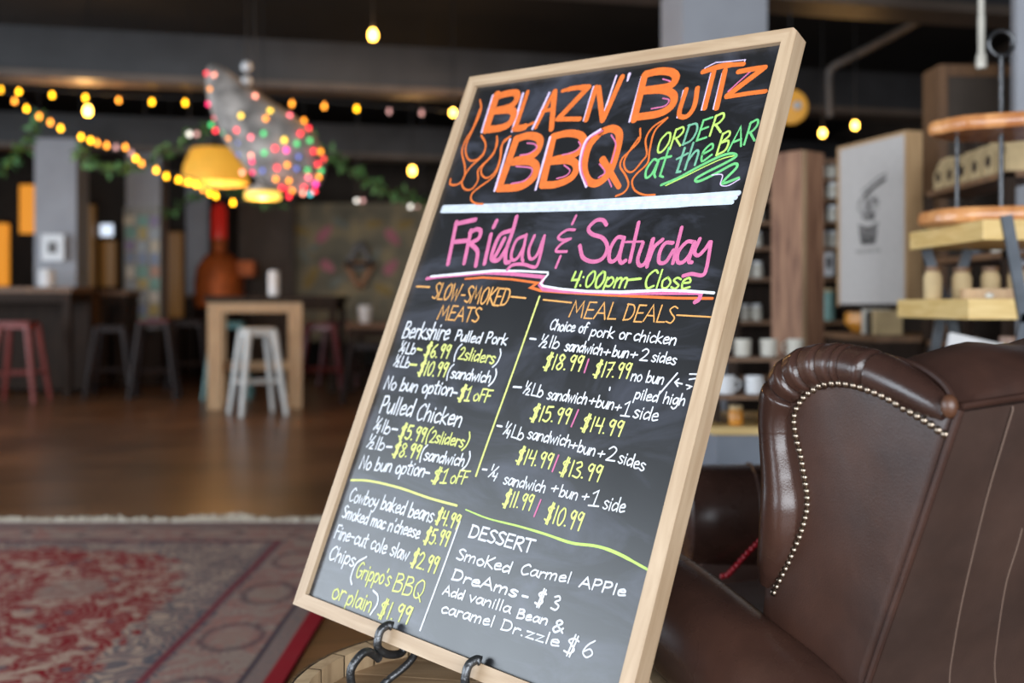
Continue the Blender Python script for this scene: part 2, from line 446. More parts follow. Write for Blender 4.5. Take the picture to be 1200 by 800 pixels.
    def band(a, c):
        return math_('MULTIPLY', step(d, a, 0.006), math_('SUBTRACT', 1.0, step(d, c, 0.006)))
    col = mix(step(d, 0.42, 0.006), bo, field)
    col = mix(band(0.345, 0.42), col, mix(step(rings, 0.0, 0.3), grey, blue))
    col = mix(band(0.362, 0.385), col, (0.20, 0.035, 0.05))
    col = mix(band(0.05, 0.115), col, mix(step(rings, 0.0, 0.3), grey, (0.24, 0.18, 0.165)))
    col = mix(band(0.105, 0.12), col, navy)
    outer = mix(step(math_('MINIMUM', df, dn), 0.06, 0.01), (0.22, 0.13, 0.14), (0.33, 0.008, 0.02))
    col = mix(step(math_('MULTIPLY', d, -1.0), -0.052, 0.004), col, outer)
    # wear: worn pale patches
    n3 = N('ShaderNodeTexNoise'); n3.inputs['Scale'].default_value = 2.6; n3.inputs['Detail'].default_value = 5; L(tc.outputs['Object'], n3.inputs['Vector'])
    col = mix(math_('MULTIPLY', step(n3.outputs['Fac'], 0.5, 0.2), 0.16), col, (0.26, 0.19, 0.165))
    L(col, b.inputs['Base Color']); b.inputs['Roughness'].default_value = 0.95; b.inputs['Specular IOR Level'].default_value = 0.05
    n4 = N('ShaderNodeTexNoise'); n4.inputs['Scale'].default_value = 320; L(tc.outputs['Object'], n4.inputs['Vector'])
    bp = N('ShaderNodeBump'); bp.inputs['Strength'].default_value = 0.5; bp.inputs['Distance'].default_value = 0.004
    L(n4.outputs['Fac'], bp.inputs['Height']); L(bp.outputs[0], b.inputs['Normal'])
    return m
rug = thing('persian_rug', 'faded red and grey persian rug with cream fringe lying on the dark floor', 'rug', (-0.60, 4.66, 0))
bm_ = MB()
nx, ny = 26, 34
pts = [(-2.5 * i / nx, -3.2 * j / ny, 0.012 + 0.0025 * math.sin(i * 1.3) * math.sin(j * 0.9)) for j in range(ny + 1) for i in range(nx + 1)]
bm_.add(pts, [(j * (nx + 1) + i, j * (nx + 1) + i + 1, (j + 1) * (nx + 1) + i + 1, (j + 1) * (nx + 1) + i) for j in range(ny) for i in range(nx)])
bm_.box(-2.5, 0, -3.2, 0, 0.0, 0.009)
bm_.build('pile', rug_material(), rug, smooth=False)
M['fringe'] = mat('cotton_fringe', (0.62, 0.56, 0.46), 0.95)
fr = MB()
x = -2.5
while x < -0.005:
    x += random.uniform(0.006, 0.012)
    L_ = 0.030 + 0.060 * max(0, math.sin(x * 15 + 2 * math.sin(x * 4))) * (0.5 + 0.5 * math.sin(x * 5.3)) + random.uniform(-0.012, 0.02)
    y1 = max(0.012, L_); dx = random.uniform(-0.02, 0.02)
    fr.tube([(x, -0.004, 0.010), (x + dx * 0.4, y1 * 0.5, 0.018 + 0.35 * y1 * random.uniform(0.2, 1)), (x + dx, y1, 0.006 + random.uniform(0, 0.012))], [0.004, 0.005, 0.003], 5)
fr.build('fringe', M['fringe'], rug, label='cream cotton fringe')

# ------------------------------------------------------------------ half barrel
BX, BY, BZ, BRD = -0.045, 1.452, 0.46, 0.270
barrel = thing('half_barrel', 'oak half barrel with dark hoops standing under the menu chalkboard', 'barrel', (BX, BY, 0))
NS = 24
st = MB()
for i in range(NS):
    a0 = 2 * PI * i / NS + 0.006; a1 = 2 * PI * (i + 1) / NS - 0.006
    ring = []
    for z, r in ((0.0, BRD + 0.055), (0.12, BRD + 0.050), (0.25, BRD + 0.034), (0.36, BRD + 0.016), (BZ - 0.004, BRD + 0.001), (BZ, BRD - 0.003)):
        for a in (a0, (a0 + a1) / 2, a1):
            ring.append((r * math.cos(a), r * math.sin(a), z))
    nr = 6
    inner = [((BRD - 0.024) * math.cos(a), (BRD - 0.024) * math.sin(a), z) for z in (BZ, BZ - 0.05) for a in (a0, (a0 + a1) / 2, a1)]
    vs = ring + inner; fs = []
    for j in range(nr - 1):
        for k in range(2): fs.append((j * 3 + k, j * 3 + k + 1, j * 3 + k + 4, j * 3 + k + 3))
        fs.append((j * 3, j * 3 + 3, j * 3 + 3 - 0, j * 3)) if False else None
    t0 = (nr - 1) * 3; q = nr * 3
    for k in range(2):
        fs.append((t0 + k, t0 + k + 1, q + k + 1, q + k)); fs.append((q + k, q + k + 1, q + k + 4, q + k + 3))
    st.add(vs, [f for f in fs if f])
st.build('staves', M['barrel'], barrel)
hd = MB()
rr_ = BRD - 0.023
ws = [-rr_, -0.16, -0.075, 0.012, 0.10, 0.175, rr_]
HR = Matrix.Rotation(R(80), 4, 'Z')
for a, b in zip(ws[:-1], ws[1:]):
    poly = []
    xs = [a + 0.0012 + (b - a - 0.0024) * k / 6 for k in range(7)]
    up = [(x_, math.sqrt(max(0, rr_ ** 2 - x_ * x_))) for x_ in xs]
    poly = up + [(x_, -y_) for x_, y_ in reversed(up)]
    vs = [HR @ Vector((p[0], p[1], z)) for z in (BZ - 0.055, BZ - 0.032) for p in poly]; n_ = len(poly)
    hd.add(vs, [list(range(n_))[::-1], list(range(n_, 2 * n_))] + [(i, (i + 1) % n_, n_ + (i + 1) % n_, n_ + i) for i in range(n_)])
hd.build('head', M['barrel_head'], barrel)
for z0, z1 in ((BZ - 0.040, BZ - 0.001), (0.27, 0.31), (0.06, 0.11)):
    def rb(z): return BRD + 0.0045 + (0.055 * (1 - (z / BZ) ** 1.6))
    MB().lathe([(rb(z0) - 0.004, z0), (rb(z0) + 0.001, z0), (rb(z1) + 0.001, z1), (rb(z1) - 0.004, z1), (rb(z0) - 0.004, z0)], 48, cap=False).build('hoop', M['iron'], barrel, smooth=True)

# ------------------------------------------------------------------ menu chalkboard (a plane of its own, leaning back on an easel)
BO = Vector((-0.35495, 1.65734, 0.51592))
bu = Vector((0.7319, -0.68002, -0.04354)).normalized()
bv = Vector((0.28413, 0.24373, 0.92729)); bv = (bv - bu * bu.dot(bv)).normalized()
bn = bu.cross(bv)
BW, BH, BT, REC, SW = 0.660, 0.977, 0.030, 0.008, 0.0215
BMAT = Matrix((bu, bv, bn)).transposed().to_4x4(); BMAT.translation = BO
def uv(px, py, off=-REC):
    """where the line of sight through a photo pixel meets the board's writing surface"""
    r = Vector(((px - 600) / FPX, 1, -(py - HOR) / FPX)); c = Vector((0, 0, EYE)); o = BO + bn * off
    p = c + r * ((o - c).dot(bn) / r.dot(bn)) - BO
    return Vector((p.dot(bu), p.dot(bv)))
board = thing('menu_chalkboard', 'large wood framed menu chalkboard leaning on a wrought iron easel over the barrel', 'chalkboard')
board.matrix_world = BMAT
def miter(poly, m, name):
    MB().prism(poly, -BT, 0.0, 'z').build(name, m, board)
cz = 0.0065
miter([(0, 0), (SW, SW), (SW, BH - SW), (0, BH)], M['maple'], 'frame_stile')
miter([(BW, 0), (BW, BH - cz), (BW - cz * 1.1, BH), (BW - SW, BH - SW), (BW - SW, SW)], M['maple'], 'frame_stile')
miter([(0, 0), (BW, 0), (BW - SW, SW), (SW, SW)], M['maple_h'], 'frame_rail')
miter([(0, BH), (SW, BH - SW), (BW - SW, BH - SW), (BW - cz * 1.1, BH)], M['maple_h'], 'frame_rail')

def slate():
    m, t, b = nt('chalkboard_slate')
    L = t.links.new; N = t.nodes.new
    tc = N('ShaderNodeTexCoord'); mp = N('ShaderNodeMapping'); mp.inputs['Scale'].default_value = (3.2, 6.5, 1); mp.inputs['Rotation'].default_value = (0, 0, R(14))
    n = N('ShaderNodeTexNoise'); n.inputs['Scale'].default_value = 1.6; n.inputs['Detail'].default_value = 9; n.inputs['Roughness'].default_value = 0.62; n.inputs['Distortion'].default_value = 1.2
    r = N('ShaderNodeValToRGB'); r.color_ramp.elements[0].position = 0.45; r.color_ramp.elements[1].position = 0.80
    r.color_ramp.elements[0].color = (0.0085, 0.0085, 0.0095, 1); r.color_ramp.elements[1].color = (0.060, 0.064, 0.085, 1)  # chalk smudges tinted blue, the window's reflection put into the colour
    n2 = N('ShaderNodeTexNoise'); n2.inputs['Scale'].default_value = 5; n2.inputs['Detail'].default_value = 6
    mr = N('ShaderNodeMapRange'); mr.inputs['To Min'].default_value = 0.26; mr.inputs['To Max'].default_value = 0.40
    L(tc.outputs['Object'], mp.inputs[0]); L(mp.outputs[0], n.inputs['Vector']); L(n.outputs['Fac'], r.inputs[0]); L(r.outputs[0], b.inputs['Base Color'])
    L(tc.outputs['Object'], n2.inputs['Vector']); L(n2.outputs['Fac'], mr.inputs['Value']); L(mr.outputs[0], b.inputs['Roughness'])
    b.inputs['Specular IOR Level'].default_value = 0.75
    return m
MB().box(SW - 0.004, BW - SW + 0.004, SW - 0.004, BH - SW + 0.004, -BT + 0.004, -REC).build('slate_panel', slate(), board)

# --- chalk-marker lettering: ribbons of paint on the panel
INK = {'white': (0.62, 0.63, 0.66), 'ice': (0.49, 0.54, 0.60), 'yellow': (0.58, 0.60, 0.17), 'orange': (0.62, 0.135, 0.02), 'gold': (0.62, 0.30, 0.08), 'pink': (0.52, 0.125, 0.26),
       'green': (0.13, 0.46, 0.16), 'lime': (0.42, 0.62, 0.12), 'pale': (0.58, 0.46, 0.64), 'mint': (0.14, 0.36, 0.23)}
INKM = {k: mat('marker_' + k, c, 0.55, 0, 0.10, 90) for k, c in INK.items()}
INKL = list(INKM)
class Lettering:
    def __init__(s, name, z=0.0004): s.name = name; s.mb = MB(); s.z = z; s.k = 0
    def ribbon(s, P, w):
        P = [Vector((p[0], p[1])) for p in P]
        Q = [P[0]]
        for p in P[1:]:
            if (p - Q[-1]).length > 1e-5: Q.append(p)
        P = Q
        s.k += 1
        z = -REC + s.z + (s.k % 40) * 4e-6
        if len(P) == 1: P = [P[0], P[0] + Vector((0.0004, 0))]
        m = len(P); W = w if isinstance(w, (list, tuple)) else [w] * m
        if len(W) != m: W = [W[min(len(W) - 1, int(i * (len(W) - 1) / (m - 1) + 0.5))] for i in range(m)]
        vs = []
        for i in range(m):
            a = (P[i] - P[i - 1]).normalized() if i else None
            b = (P[i + 1] - P[i]).normalized() if i < m - 1 else None
            a = a or b; b = b or a
            t = (a + b)
            if t.length < 0.2: t = a
            t.normalize(); nn = Vector((-t.y, t.x)); sc = 1.0 / max(0.55, abs(nn.dot(Vector((-a.y, a.x)))))
            h = W[i] / 2 * sc
            vs += [(P[i].x + nn.x * h, P[i].y + nn.y * h, z), (P[i].x - nn.x * h, P[i].y - nn.y * h, z)]
        fs = [(2 * i, 2 * i + 1, 2 * i + 3, 2 * i + 2) for i in range(m - 1)]
        for e, q in ((0, 1), (m - 1, m - 2)):
            d = (P[e] - P[q]).normalized(); c = len(vs); a0 = math.atan2(d.y, d.x)
            for k in range(7):
                a = a0 - PI / 2 + PI * k / 6
                vs.append((P[e].x + W[e] / 2 * math.cos(a), P[e].y + W[e] / 2 * math.sin(a), z))
            fs.append(list(range(c, c + 7)))
        s.mb.add(vs, fs)
    def ink(s, c): s.mb.mi = INKL.index(c)
    def stroke(s, pts, wpx, c, frame=None, smooth=True):
        """a freehand stroke: points in a zoomed crop given by frame=(x0, y0, scale)"""
        s.ink(c)
        x0, y0, k = frame or (0, 0, 1.0)
        P = [uv(x0 + p[0] / k, y0 + p[1] / k) for p in pts]
        P = catmull([(p.x, p.y, 0) for p in P], 6) if smooth else P
        mid = pts[len(pts) // 2]; sc = s.scale(x0 + mid[0] / k, y0 + mid[1] / k)
        s.ribbon(P, [q * sc for q in wpx] if isinstance(wpx, (list, tuple)) else wpx * sc)
    @staticmethod
    def scale(px, py):
        return ((uv(px, py - 4) - uv(px, py + 4)).length / 8 + (uv(px - 4, py) - uv(px + 4, py)).length / 8) / 2
    def text(s, t, x0, y0, x1, y1, h, c='white', w=2.0, colors=None):
        a, b = uv(x0, y0), uv(x1, y1)
        hv = (uv(x0 + 0.3 * h, y0 - h) - a).length
        up = Vector((0.0, 1.0)) * hv
        tot = sum(G[ch][0] for ch in t) - 0.08
        d = (b - a) / tot
        w_ = 0.82 * w * s.scale((x0 + x1) / 2, (y0 + y1) / 2)
        x = 0.0
        for i, ch in enumerate(t):
            adv, strokes = G[ch]
            s.ink(colors[i] if colors else c)
            jy = random.uniform(-0.03, 0.03)
            for kind, pts in strokes:
                P = [a + d * (x + p[0]) + up * (p[1] + jy) for p in pts]
                if kind == 'S' and len(P) > 2: P = catmull([(p.x, p.y, 0) for p in P], 5)
                s.ribbon(P, w_ * random.uniform(0.92, 1.1))
            x += adv
    def done(s, **kw):
        return s.mb.build(s.name, [INKM[k] for k in INKL], board, **kw)
def S(*p): return ('S', p)
def L_(*p): return ('L', p)
G = {
 ' ': (.34, []),
 'a': (.50, [S((.42,.52),(.22,.60),(.05,.30),(.12,.02),(.30,.12),(.42,.52)), L_((.43,.58),(.40,.10),(.48,0))]),
 'b': (.50, [L_((.09,1),(.04,0)), S((.05,.30),(.25,.58),(.43,.35),(.30,.03),(.05,.05))]),
 'c': (.46, [S((.41,.50),(.25,.60),(.06,.35),(.15,.02),(.40,.12))]),
 'd': (.52, [S((.40,.48),(.22,.58),(.05,.30),(.12,.02),(.38,.20)), L_((.46,1),(.41,0))]),
 'e': (.48, [S((.06,.32),(.38,.38),(.30,.60),(.08,.42),(.12,.03),(.42,.12))]),
 'f': (.40, [S((.42,.95),(.28,1),(.20,.80),(.15,0)), L_((.02,.55),(.36,.58))]),
 'g': (.50, [S((.42,.52),(.22,.60),(.05,.32),(.12,.08),(.30,.15),(.42,.52)), S((.43,.58),(.40,-.10),(.20,-.36),(.02,-.22))]),
 'h': (.48, [L_((.09,1),(.04,0)), S((.05,.30),(.25,.58),(.38,.48),(.37,0))]),
 'i': (.22, [L_((.10,.58),(.08,0)), L_((.14,.84),(.13,.77))]),
 'k': (.48, [L_((.09,1),(.04,0)), L_((.40,.62),(.07,.28),(.42,0))]),
 'l': (.22, [L_((.12,1),(.08,0))]),
 'm': (.70, [L_((.06,.58),(.03,0)), S((.04,.35),(.20,.58),(.31,.48),(.29,0)), S((.30,.35),(.46,.58),(.58,.48),(.56,0))]),
 'n': (.50, [L_((.06,.58),(.03,0)), S((.04,.32),(.25,.58),(.40,.46),(.38,0))]),
 'o': (.48, [S((.25,.60),(.06,.38),(.12,.03),(.32,.04),(.42,.34),(.25,.60))]),
 'p': (.50, [L_((.10,.58),(.02,-.36)), S((.08,.40),(.28,.60),(.43,.38),(.30,.05),(.06,.08))]),
 'r': (.38, [L_((.08,.58),(.05,0)), S((.06,.34),(.20,.56),(.36,.52))]),
 's': (.42, [S((.37,.52),(.20,.60),(.07,.46),(.20,.32),(.34,.17),(.20,0),(.03,.08))]),
 't': (.38, [L_((.19,.95),(.14,.05),(.27,0)), L_((0,.62),(.36,.65))]),
 'u': (.52, [S((.06,.58),(.06,.15),(.20,0),(.36,.25),(.43,.58)), L_((.43,.58),(.42,0))]),
 'v': (.44, [L_((.04,.58),(.20,0),(.40,.60))]),
 'w': (.62, [L_((.04,.58),(.14,0),(.29,.46),(.40,0),(.56,.60))]),
 'y': (.48, [S((.06,.58),(.08,.25),(.20,.15),(.36,.30)), S((.43,.60),(.33,0),(.18,-.34),(0,-.28))]),
 'z': (.46, [L_((.05,.55),(.38,.55),(.05,0),(.40,0))]),
 'A': (.62, [L_((0,0),(.30,1),(.54,0)), L_((.10,.35),(.46,.35))]),
 'B': (.56, [L_((.10,1),(.05,0)), S((.09,.97),(.35,1),(.42,.76),(.10,.55)), S((.10,.55),(.45,.50),(.42,.10),(.05,.01))]),
 'C': (.54, [S((.50,.86),(.35,1),(.10,.70),(.06,.30),(.20,0),(.46,.14))]),
 'D': (.58, [L_((.10,1),(.05,0)), S((.06,.98),(.40,.92),(.50,.50),(.36,.10),(.03,.01))]),
 'E': (.50, [L_((.45,1),(.10,1),(.04,0),(.42,0)), L_((.07,.52),(.38,.54))]),
 'F': (.46, [L_((.46,1),(.10,.98),(.04,0)), L_((.07,.52),(.36,.54))]),
 'G': (.58, [S((.50,.88),(.34,1),(.10,.70),(.06,.28),(.22,0),(.46,.20),(.48,.44)), L_((.28,.46),(.52,.46))]),
 'K': (.52, [L_((.10,1),(.05,0)), L_((.48,1),(.08,.45),(.48,0))]),
 'L': (.46, [L_((.10,1),(.05,0),(.42,.02))]),
 'M': (.74, [L_((.02,0),(.14,1),(.34,.30),(.56,1),(.64,0))]),
 'N': (.60, [L_((.03,0),(.10,1),(.46,.02),(.52,1))]),
 'O': (.58, [S((.30,1),(.08,.66),(.10,.12),(.30,.02),(.50,.40),(.46,.88),(.30,1))]),
 'P': (.52, [L_((.10,1),(.05,0)), S((.08,.96),(.36,1),(.44,.74),(.30,.50),(.08,.46))]),
 'Q': (.60, [S((.30,1),(.08,.66),(.10,.12),(.30,.02),(.50,.40),(.46,.88),(.30,1)), L_((.28,.28),(.52,-.12))]),
 'R': (.54, [L_((.10,1),(.05,0)), S((.08,.96),(.36,1),(.44,.76),(.30,.54),(.08,.50)), L_((.18,.50),(.48,0))]),
 'S': (.48, [S((.44,.90),(.26,1),(.09,.80),(.22,.56),(.40,.32),(.28,.03),(.03,.10))]),
 'T': (.50, [L_((0,.98),(.50,1)), L_((.26,.99),(.22,0))]),
 'W': (.78, [L_((.05,1),(.18,0),(.38,.70),(.50,0),(.70,1))]),
 '0': (.50, [S((.27,1),(.08,.62),(.12,.08),(.28,.02),(.44,.42),(.40,.90),(.27,1))]),
 '1': (.26, [L_((.16,1),(.10,0))]),
 'I': (.40, [L_((.08,.78),(.24,1),(.18,0)), L_((.02,0),(.36,.02))]),
 '2': (.50, [S((.06,.80),(.24,1),(.40,.80),(.28,.40),(.04,0)), L_((.04,0),(.44,.02))]),
 '3': (.46, [S((.08,.90),(.30,1),(.38,.76),(.16,.54),(.40,.34),(.30,.02),(.02,.08))]),
 '4': (.48, [L_((.12,.98),(.06,.46),(.42,.48)), L_((.42,1),(.34,0))]),
 '5': (.48, [L_((.44,1),(.14,.98),(.10,.58)), S((.10,.58),(.34,.60),(.40,.28),(.24,0),(.03,.08))]),
 '6': (.48, [S((.38,.98),(.16,.68),(.06,.26),(.22,0),(.40,.22),(.28,.48),(.08,.30))]),
 '7': (.44, [L_((.05,.96),(.42,1),(.16,0)), L_((.12,.50),(.36,.54))]),
 '8': (.48, [S((.40,.86),(.24,1),(.12,.78),(.38,.30),(.22,0),(.06,.20),(.30,.58),(.42,.84))]),
 '9': (.44, [S((.36,.90),(.20,1),(.08,.74),(.22,.56),(.37,.88)), L_((.38,.96),(.28,0))]),
 '$': (.50, [S((.44,.84),(.26,.92),(.10,.74),(.24,.54),(.36,.30),(.22,.06),(.02,.12)), L_((.28,1.14),(.16,-.10)), L_((.38,1.10),(.26,-.12))]),
 '.': (.24, [L_((.07,.03),(.10,.03))]),
 '-': (.44, [L_((.06,.40),(.36,.42))]),
 '+': (.50, [L_((.06,.36),(.42,.40)), L_((.26,.62),(.22,.12))]),
 '(': (.34, [S((.32,1.25),(.10,.90),(.02,.30),(.10,-.25))]),
 ')': (.34, [S((.14,1.25),(.30,.80),(.22,.15),(-.05,-.28))]),
 "'": (.18, [L_((.10,1.02),(.06,.82))]),
 ':': (.26, [L_((.12,.62),(.13,.60)), L_((.08,.08),(.09,.06))]),
 '&': (.60, [S((.52,.10),(.14,.72),(.26,1),(.40,.82),(.06,.30),(.18,0),(.50,.44))]),
 '½': (.62, [L_((.13,1.08),(.10,.62)), L_((.42,1),(.02,.02)), S((.26,.38),(.38,.50),(.44,.34),(.24,-.04)), L_((.24,-.04),(.48,-.02))]),
 '¼': (.62, [L_((.13,1.08),(.10,.62)), L_((.42,1),(.02,.02)), L_((.28,.44),(.24,.16),(.46,.18)), L_((.46,.46),(.38,-.18))]),
}
# title
c6, c7, c8 = (500, 90, 5.333), (640, 70, 4.706), (750, 50, 4.447)
T = Lettering('title_lettering')
for p, fr_ in (([(415,118),(345,345)],c6), ([(603,105),(535,340)],c6), ([(768,100),(662,325)],c6), ([(522,392),(425,712)],c6), ([(772,378),(682,705)],c6)):
    T.stroke(p, 2.6, 'pale', fr_, False)
for p in ([(262,150),(208,335)], [(528,92),(460,342)], [(388,90),(322,285)]): T.stroke(p, 2.2, 'pale', c7, False)
for p in ([(228,250),(195,390)], [(372,160),(322,350)], [(430,160),(384,345)]): T.stroke(p, 2.2, 'pale', c8, False)
T.stroke([(325,160),(340,132),(395,104),(470,98),(550,90),(540,112)], 1.2, 'pale', c8, False)
T.stroke([(300,385),(225,440),(192,530),(190,610),(222,700)], 2.6, 'pale', c7)
T.stroke([(312,392),(235,440),(200,530),(196,610),(226,690)], 1.6, 'pink', c7)
o = 'orange'
T.stroke([(440,112),(372,332)], 8, o, c6, False)
T.stroke([(430,128),(500,106),(562,104),(560,150),(515,190),(425,212)], 7, o, c6)
T.stroke([(425,214),(520,208),(546,232),(525,285),(470,318),(372,332)], 7.5, o, c6)
T.stroke([(632,96),(556,318)], [4.5,5.5], o, c6, False); T.stroke([(552,322),(600,318),(668,288)], [7,7,3], o, c6)
T.stroke([(795,100),(740,200),(682,318)], [4,5,3.5], o, c6, False); T.stroke([(48,178),(30,382)], [6.5,6], o, c7, False); T.stroke([(-18,284),(40,272)], 4, o, c7, False)
T.stroke([(92,172),(160,156),(235,152)], [4,5,6], o, c7); T.stroke([(226,160),(72,322)], 6.5, o, c7, False); T.stroke([(62,328),(186,327)], 5, o, c7, False)
T.stroke([(276,152),(222,332)], 5.5, o, c7, False); T.stroke([(290,155),(312,335)], 6, o, c7, False); T.stroke([(420,95),(318,325)], 6, o, c7, False)
T.stroke([(460,80),(450,116)], [3.5,2], 'pale', c7, False)
T.stroke([(545,85),(486,330)], 8, o, c7, False)
T.stroke([(30,165),(100,150),(165,155),(188,185),(150,228),(15,250)], 8.5, o, c8)
T.stroke([(10,252),(120,248),(176,275),(165,330),(100,370),(-15,388)], 8.5, o, c8)
T.stroke([(242,245),(206,362),(222,388),(256,376),(286,325),(300,238)], 5.5, o, c8)
T.stroke([(330,152),(430,122),(540,112)], [6,6.5,5], o, c8); T.stroke([(386,150),(338,342)], 5.5, o, c8, False); T.stroke([(444,146),(400,342)], 6, o, c8, False)
T.stroke([(515,152),(590,138),(652,130)], 6, o, c8); T.stroke([(640,138),(455,278)], 6.5, o, c8, False); T.stroke([(452,284),(560,266),(655,254)], 5, o, c8)
T.stroke([(562,390),(455,690)], 8.5, o, c6, False)
T.stroke([(560,388),(640,368),(705,388),(700,450),(650,500),(555,525)], 8, o, c6)
T.stroke([(540,532),(650,530),(688,572),(660,640),(580,688),(450,698)], 8, o, c6)
T.stroke([(40,425),(-18,685)], 8.5, o, c7, False)
T.stroke([(38,425),(120,406),(190,418),(208,462),(160,520),(15,560)], 8, o, c7)
T.stroke([(10,562),(130,556),(168,592),(140,650),(60,686),(-20,692)], 8, o, c7)
T.stroke([(300,400),(236,480),(210,590),(232,665),(285,680),(350,620),(392,500),(404,410),(365,380),(300,400)], 8.5, o, c7)
T.stroke([(312,550),(402,700)], [8,6], o, c7, False)
for p, fr_ in (([(585,490),(640,480),(688,445),(672,420),(630,415)],c6), ([(530,668),(610,650),(655,605),(650,570),(560,560)],c6),
               ([(90,525),(150,510),(190,478),(180,452)],c7), ([(60,655),(110,640),(132,610),(100,582)],c7), ([(360,415),(385,470),(360,570)],c7), ([(295,575),(325,620),(290,650)],c7), ([(345,660),(362,700)],c7),
               ([(120,190),(160,205),(140,235),(95,250)],c8), ([(60,345),(130,330),(152,300),(120,290)],c8), ([(460,255),(560,165),(580,150)],c8)):
    T.stroke(p, 1.6, 'pink', fr_)
for p in ([(335,145),(340,215),(290,330),(250,420),(246,480),(270,522),(320,515),(362,465),(368,415),(343,368)],
          [(335,200),(290,320),(245,395),(222,470),(240,560),(235,630),(195,672),(150,672),(150,640)],
          [(366,460),(345,500),(270,570),(222,655),(240,702),(285,700),(322,645),(325,580),(400,500),(440,430),(440,372)],
          [(440,400),(420,480),(350,560),(345,610),(380,632),(430,590),(460,510),(470,430),(525,372)],
          [(525,372),(478,410),(462,510),(440,590),(400,640),(330,690),(285,730),(280,770),(310,792),(352,795)]):
    T.stroke(p, 1.9, o, c6)
for p in ([(520,380),(515,445),(460,505),(420,545),(410,590),(440,640),(455,690),(430,732),(385,752)],
          [(512,430),(450,520),(430,570),(445,612),(480,616),(530,560),(556,520),(550,440),(590,372),(670,320)],
          [(670,322),(600,395),(572,500),(560,570),(500,630),(475,672),(490,720),(540,745),(600,745)]):
    T.stroke(p, 2.1, o, c7)
T.done(label='orange hand lettered title between drawn flames')
# order note
T = Lettering('order_note')
cx_ = c8
def t8(txt, x0, y0, x1, y1, h, cols, w):
    T.text(txt, cx_[0] + x0 / cx_[2], cx_[1] + y0 / cx_[2], cx_[0] + x1 / cx_[2], cx_[1] + y1 / cx_[2], h / cx_[2], colors=cols, w=w)
t8('ORDER', 78, 582, 418, 470, 100, ['lime', 'lime', 'mint', 'green', 'lime'], 2.8)
t8('at', 14, 712, 125, 700, 160, ['green', 'green'], 3.2)
t8('the', 170, 690, 368, 600, 135, ['mint', 'mint', 'green'], 3.2)
t8('BAR', 392, 592, 595, 512, 112, ['lime', 'green', 'green'], 3.0)
T.stroke([(112,742),(200,705),(310,645),(420,592),(480,578),(502,592),(450,625),(340,680),(290,712),(310,722),(400,680),(490,632),(505,650),(445,712),(432,735),(515,705)], 3.0, 'green', c8)
T.stroke([(135,745),(230,700),(330,650),(430,605),(490,590)], 1.4, 'lime', c8)
T.stroke([(375,690),(430,690),(420,740),(460,745),(520,712)], 1.2, 'pale', c8)
T.done(label='green marker note')
# white bar, day heading, hours, pink and orange divider
T = Lettering('schedule_lettering')
T.stroke([(520,243),(640,239.5),(760,233.5),(866,226)], [6,6.5,6.5,5], 'ice'); T.stroke([(518,247.5),(640,245.5),(760,241.5),(858,237)], [5,5.5,6,4.5], 'ice')
T.stroke([(519,245.3),(640,242.6),(760,237.8),(862,231.5)], [5,5,5,5], 'ice'); T.stroke([(560,242),(700,238),(840,230)], 0.8, 'pale'); T.stroke([(620,246),(760,238),(866,229)], 0.7, 'pale')
q = (490, 240, 6.316)
for p in ([(285,128),(222,438)], [(280,142),(340,128),(425,110)], [(262,275),(362,266)], [(392,190),(342,432)], [(385,205),(432,182),(464,195),(448,250),(385,285)], [(392,290),(440,345),(428,450)],
          [(540,220),(492,435)], [(582,120),(560,165)], [(686,190),(610,222),(562,320),(545,400),(598,405),(662,310)], [(730,88),(700,200),(655,330),(648,420),(676,425)], [(560,400),(600,330),(640,250)]):
    T.stroke(p, 4.6, 'pink', q)
for p in ([(795,228),(730,262),(692,360),(700,408),(740,390),(788,300)], [(802,222),(772,380),(778,415)], [(862,230),(822,330),(832,400),(880,372),(930,245)], [(936,230),(916,330),(890,430),(860,462),(780,440),(700,446),(662,480)]):
    T.stroke(p, 3.6, 'pink', q)
for p in ([(1160,185),(1100,188),(1040,235),(1062,260),(1130,252)], [(1128,252),(1060,290),(1022,342),(1100,346)], [(1170,82),(1142,142)], [(1055,380),(1020,465)]):
    T.stroke(p, 3.0, 'pink', q)
q = (650, 240, 6)
for p in ([(365,140),(340,108),(290,112),(240,165),(262,205),(340,235),(372,300),(340,375),(270,400),(200,370),(178,288)],
          [(488,232),(440,232),(392,310),(385,385),(412,398),(452,355),(488,235)], [(490,232),(458,365),(470,408),(500,392)], [(592,125),(530,400)], [(622,270),(586,380),(602,428),(645,395),(690,245)],
          [(695,240),(650,435)], [(660,400),(700,300),(760,245)], [(832,268),(780,270),(742,330),(735,402),(782,402),(836,320)], [(895,160),(832,410)],
          [(978,262),(930,262),(872,330),(866,398),(902,404),(950,350),(985,262)], [(985,268),(945,390),(965,405)], [(1022,240),(985,330),(1012,356),(1060,310),(1092,262)], [(1100,262),(1070,440),(1040,495),(965,486),(905,500)]):
    T.stroke(p, 4.4, 'pink', q)
T.stroke([(500,262),(622,258)], 2.5, 'pink', q)
T.text('4:00pm', 667, 336, 734, 336.4, 18, 'lime', 3.0); T.stroke([(736,328),(751,326.5)], 2.8, 'lime', None, False); T.text('Close', 754, 337, 807, 339.5, 21, 'lime', 2.8)
q = (490, 240, 6.316)
T.stroke([(350,548),(480,538),(700,552),(885,578),(835,612),(905,634),(1100,650),(1400,668),(1900,690),(2180,693)], [2,2.4,2.4,4,4,3,2.5,2.5,2.5,2.5], 'orange', q, False)
T.stroke([(65,545),(150,535),(500,502),(700,512),(935,535),(905,590),(930,622),(1100,640),(1500,656),(1800,655),(2000,655),(2100,655)], [4,3,4,4,4,5,5,4,3,3,3,3], 'pink', q, False)
T.stroke([(2095,655),(2080,700),(2050,720)], 5, 'pink', q)
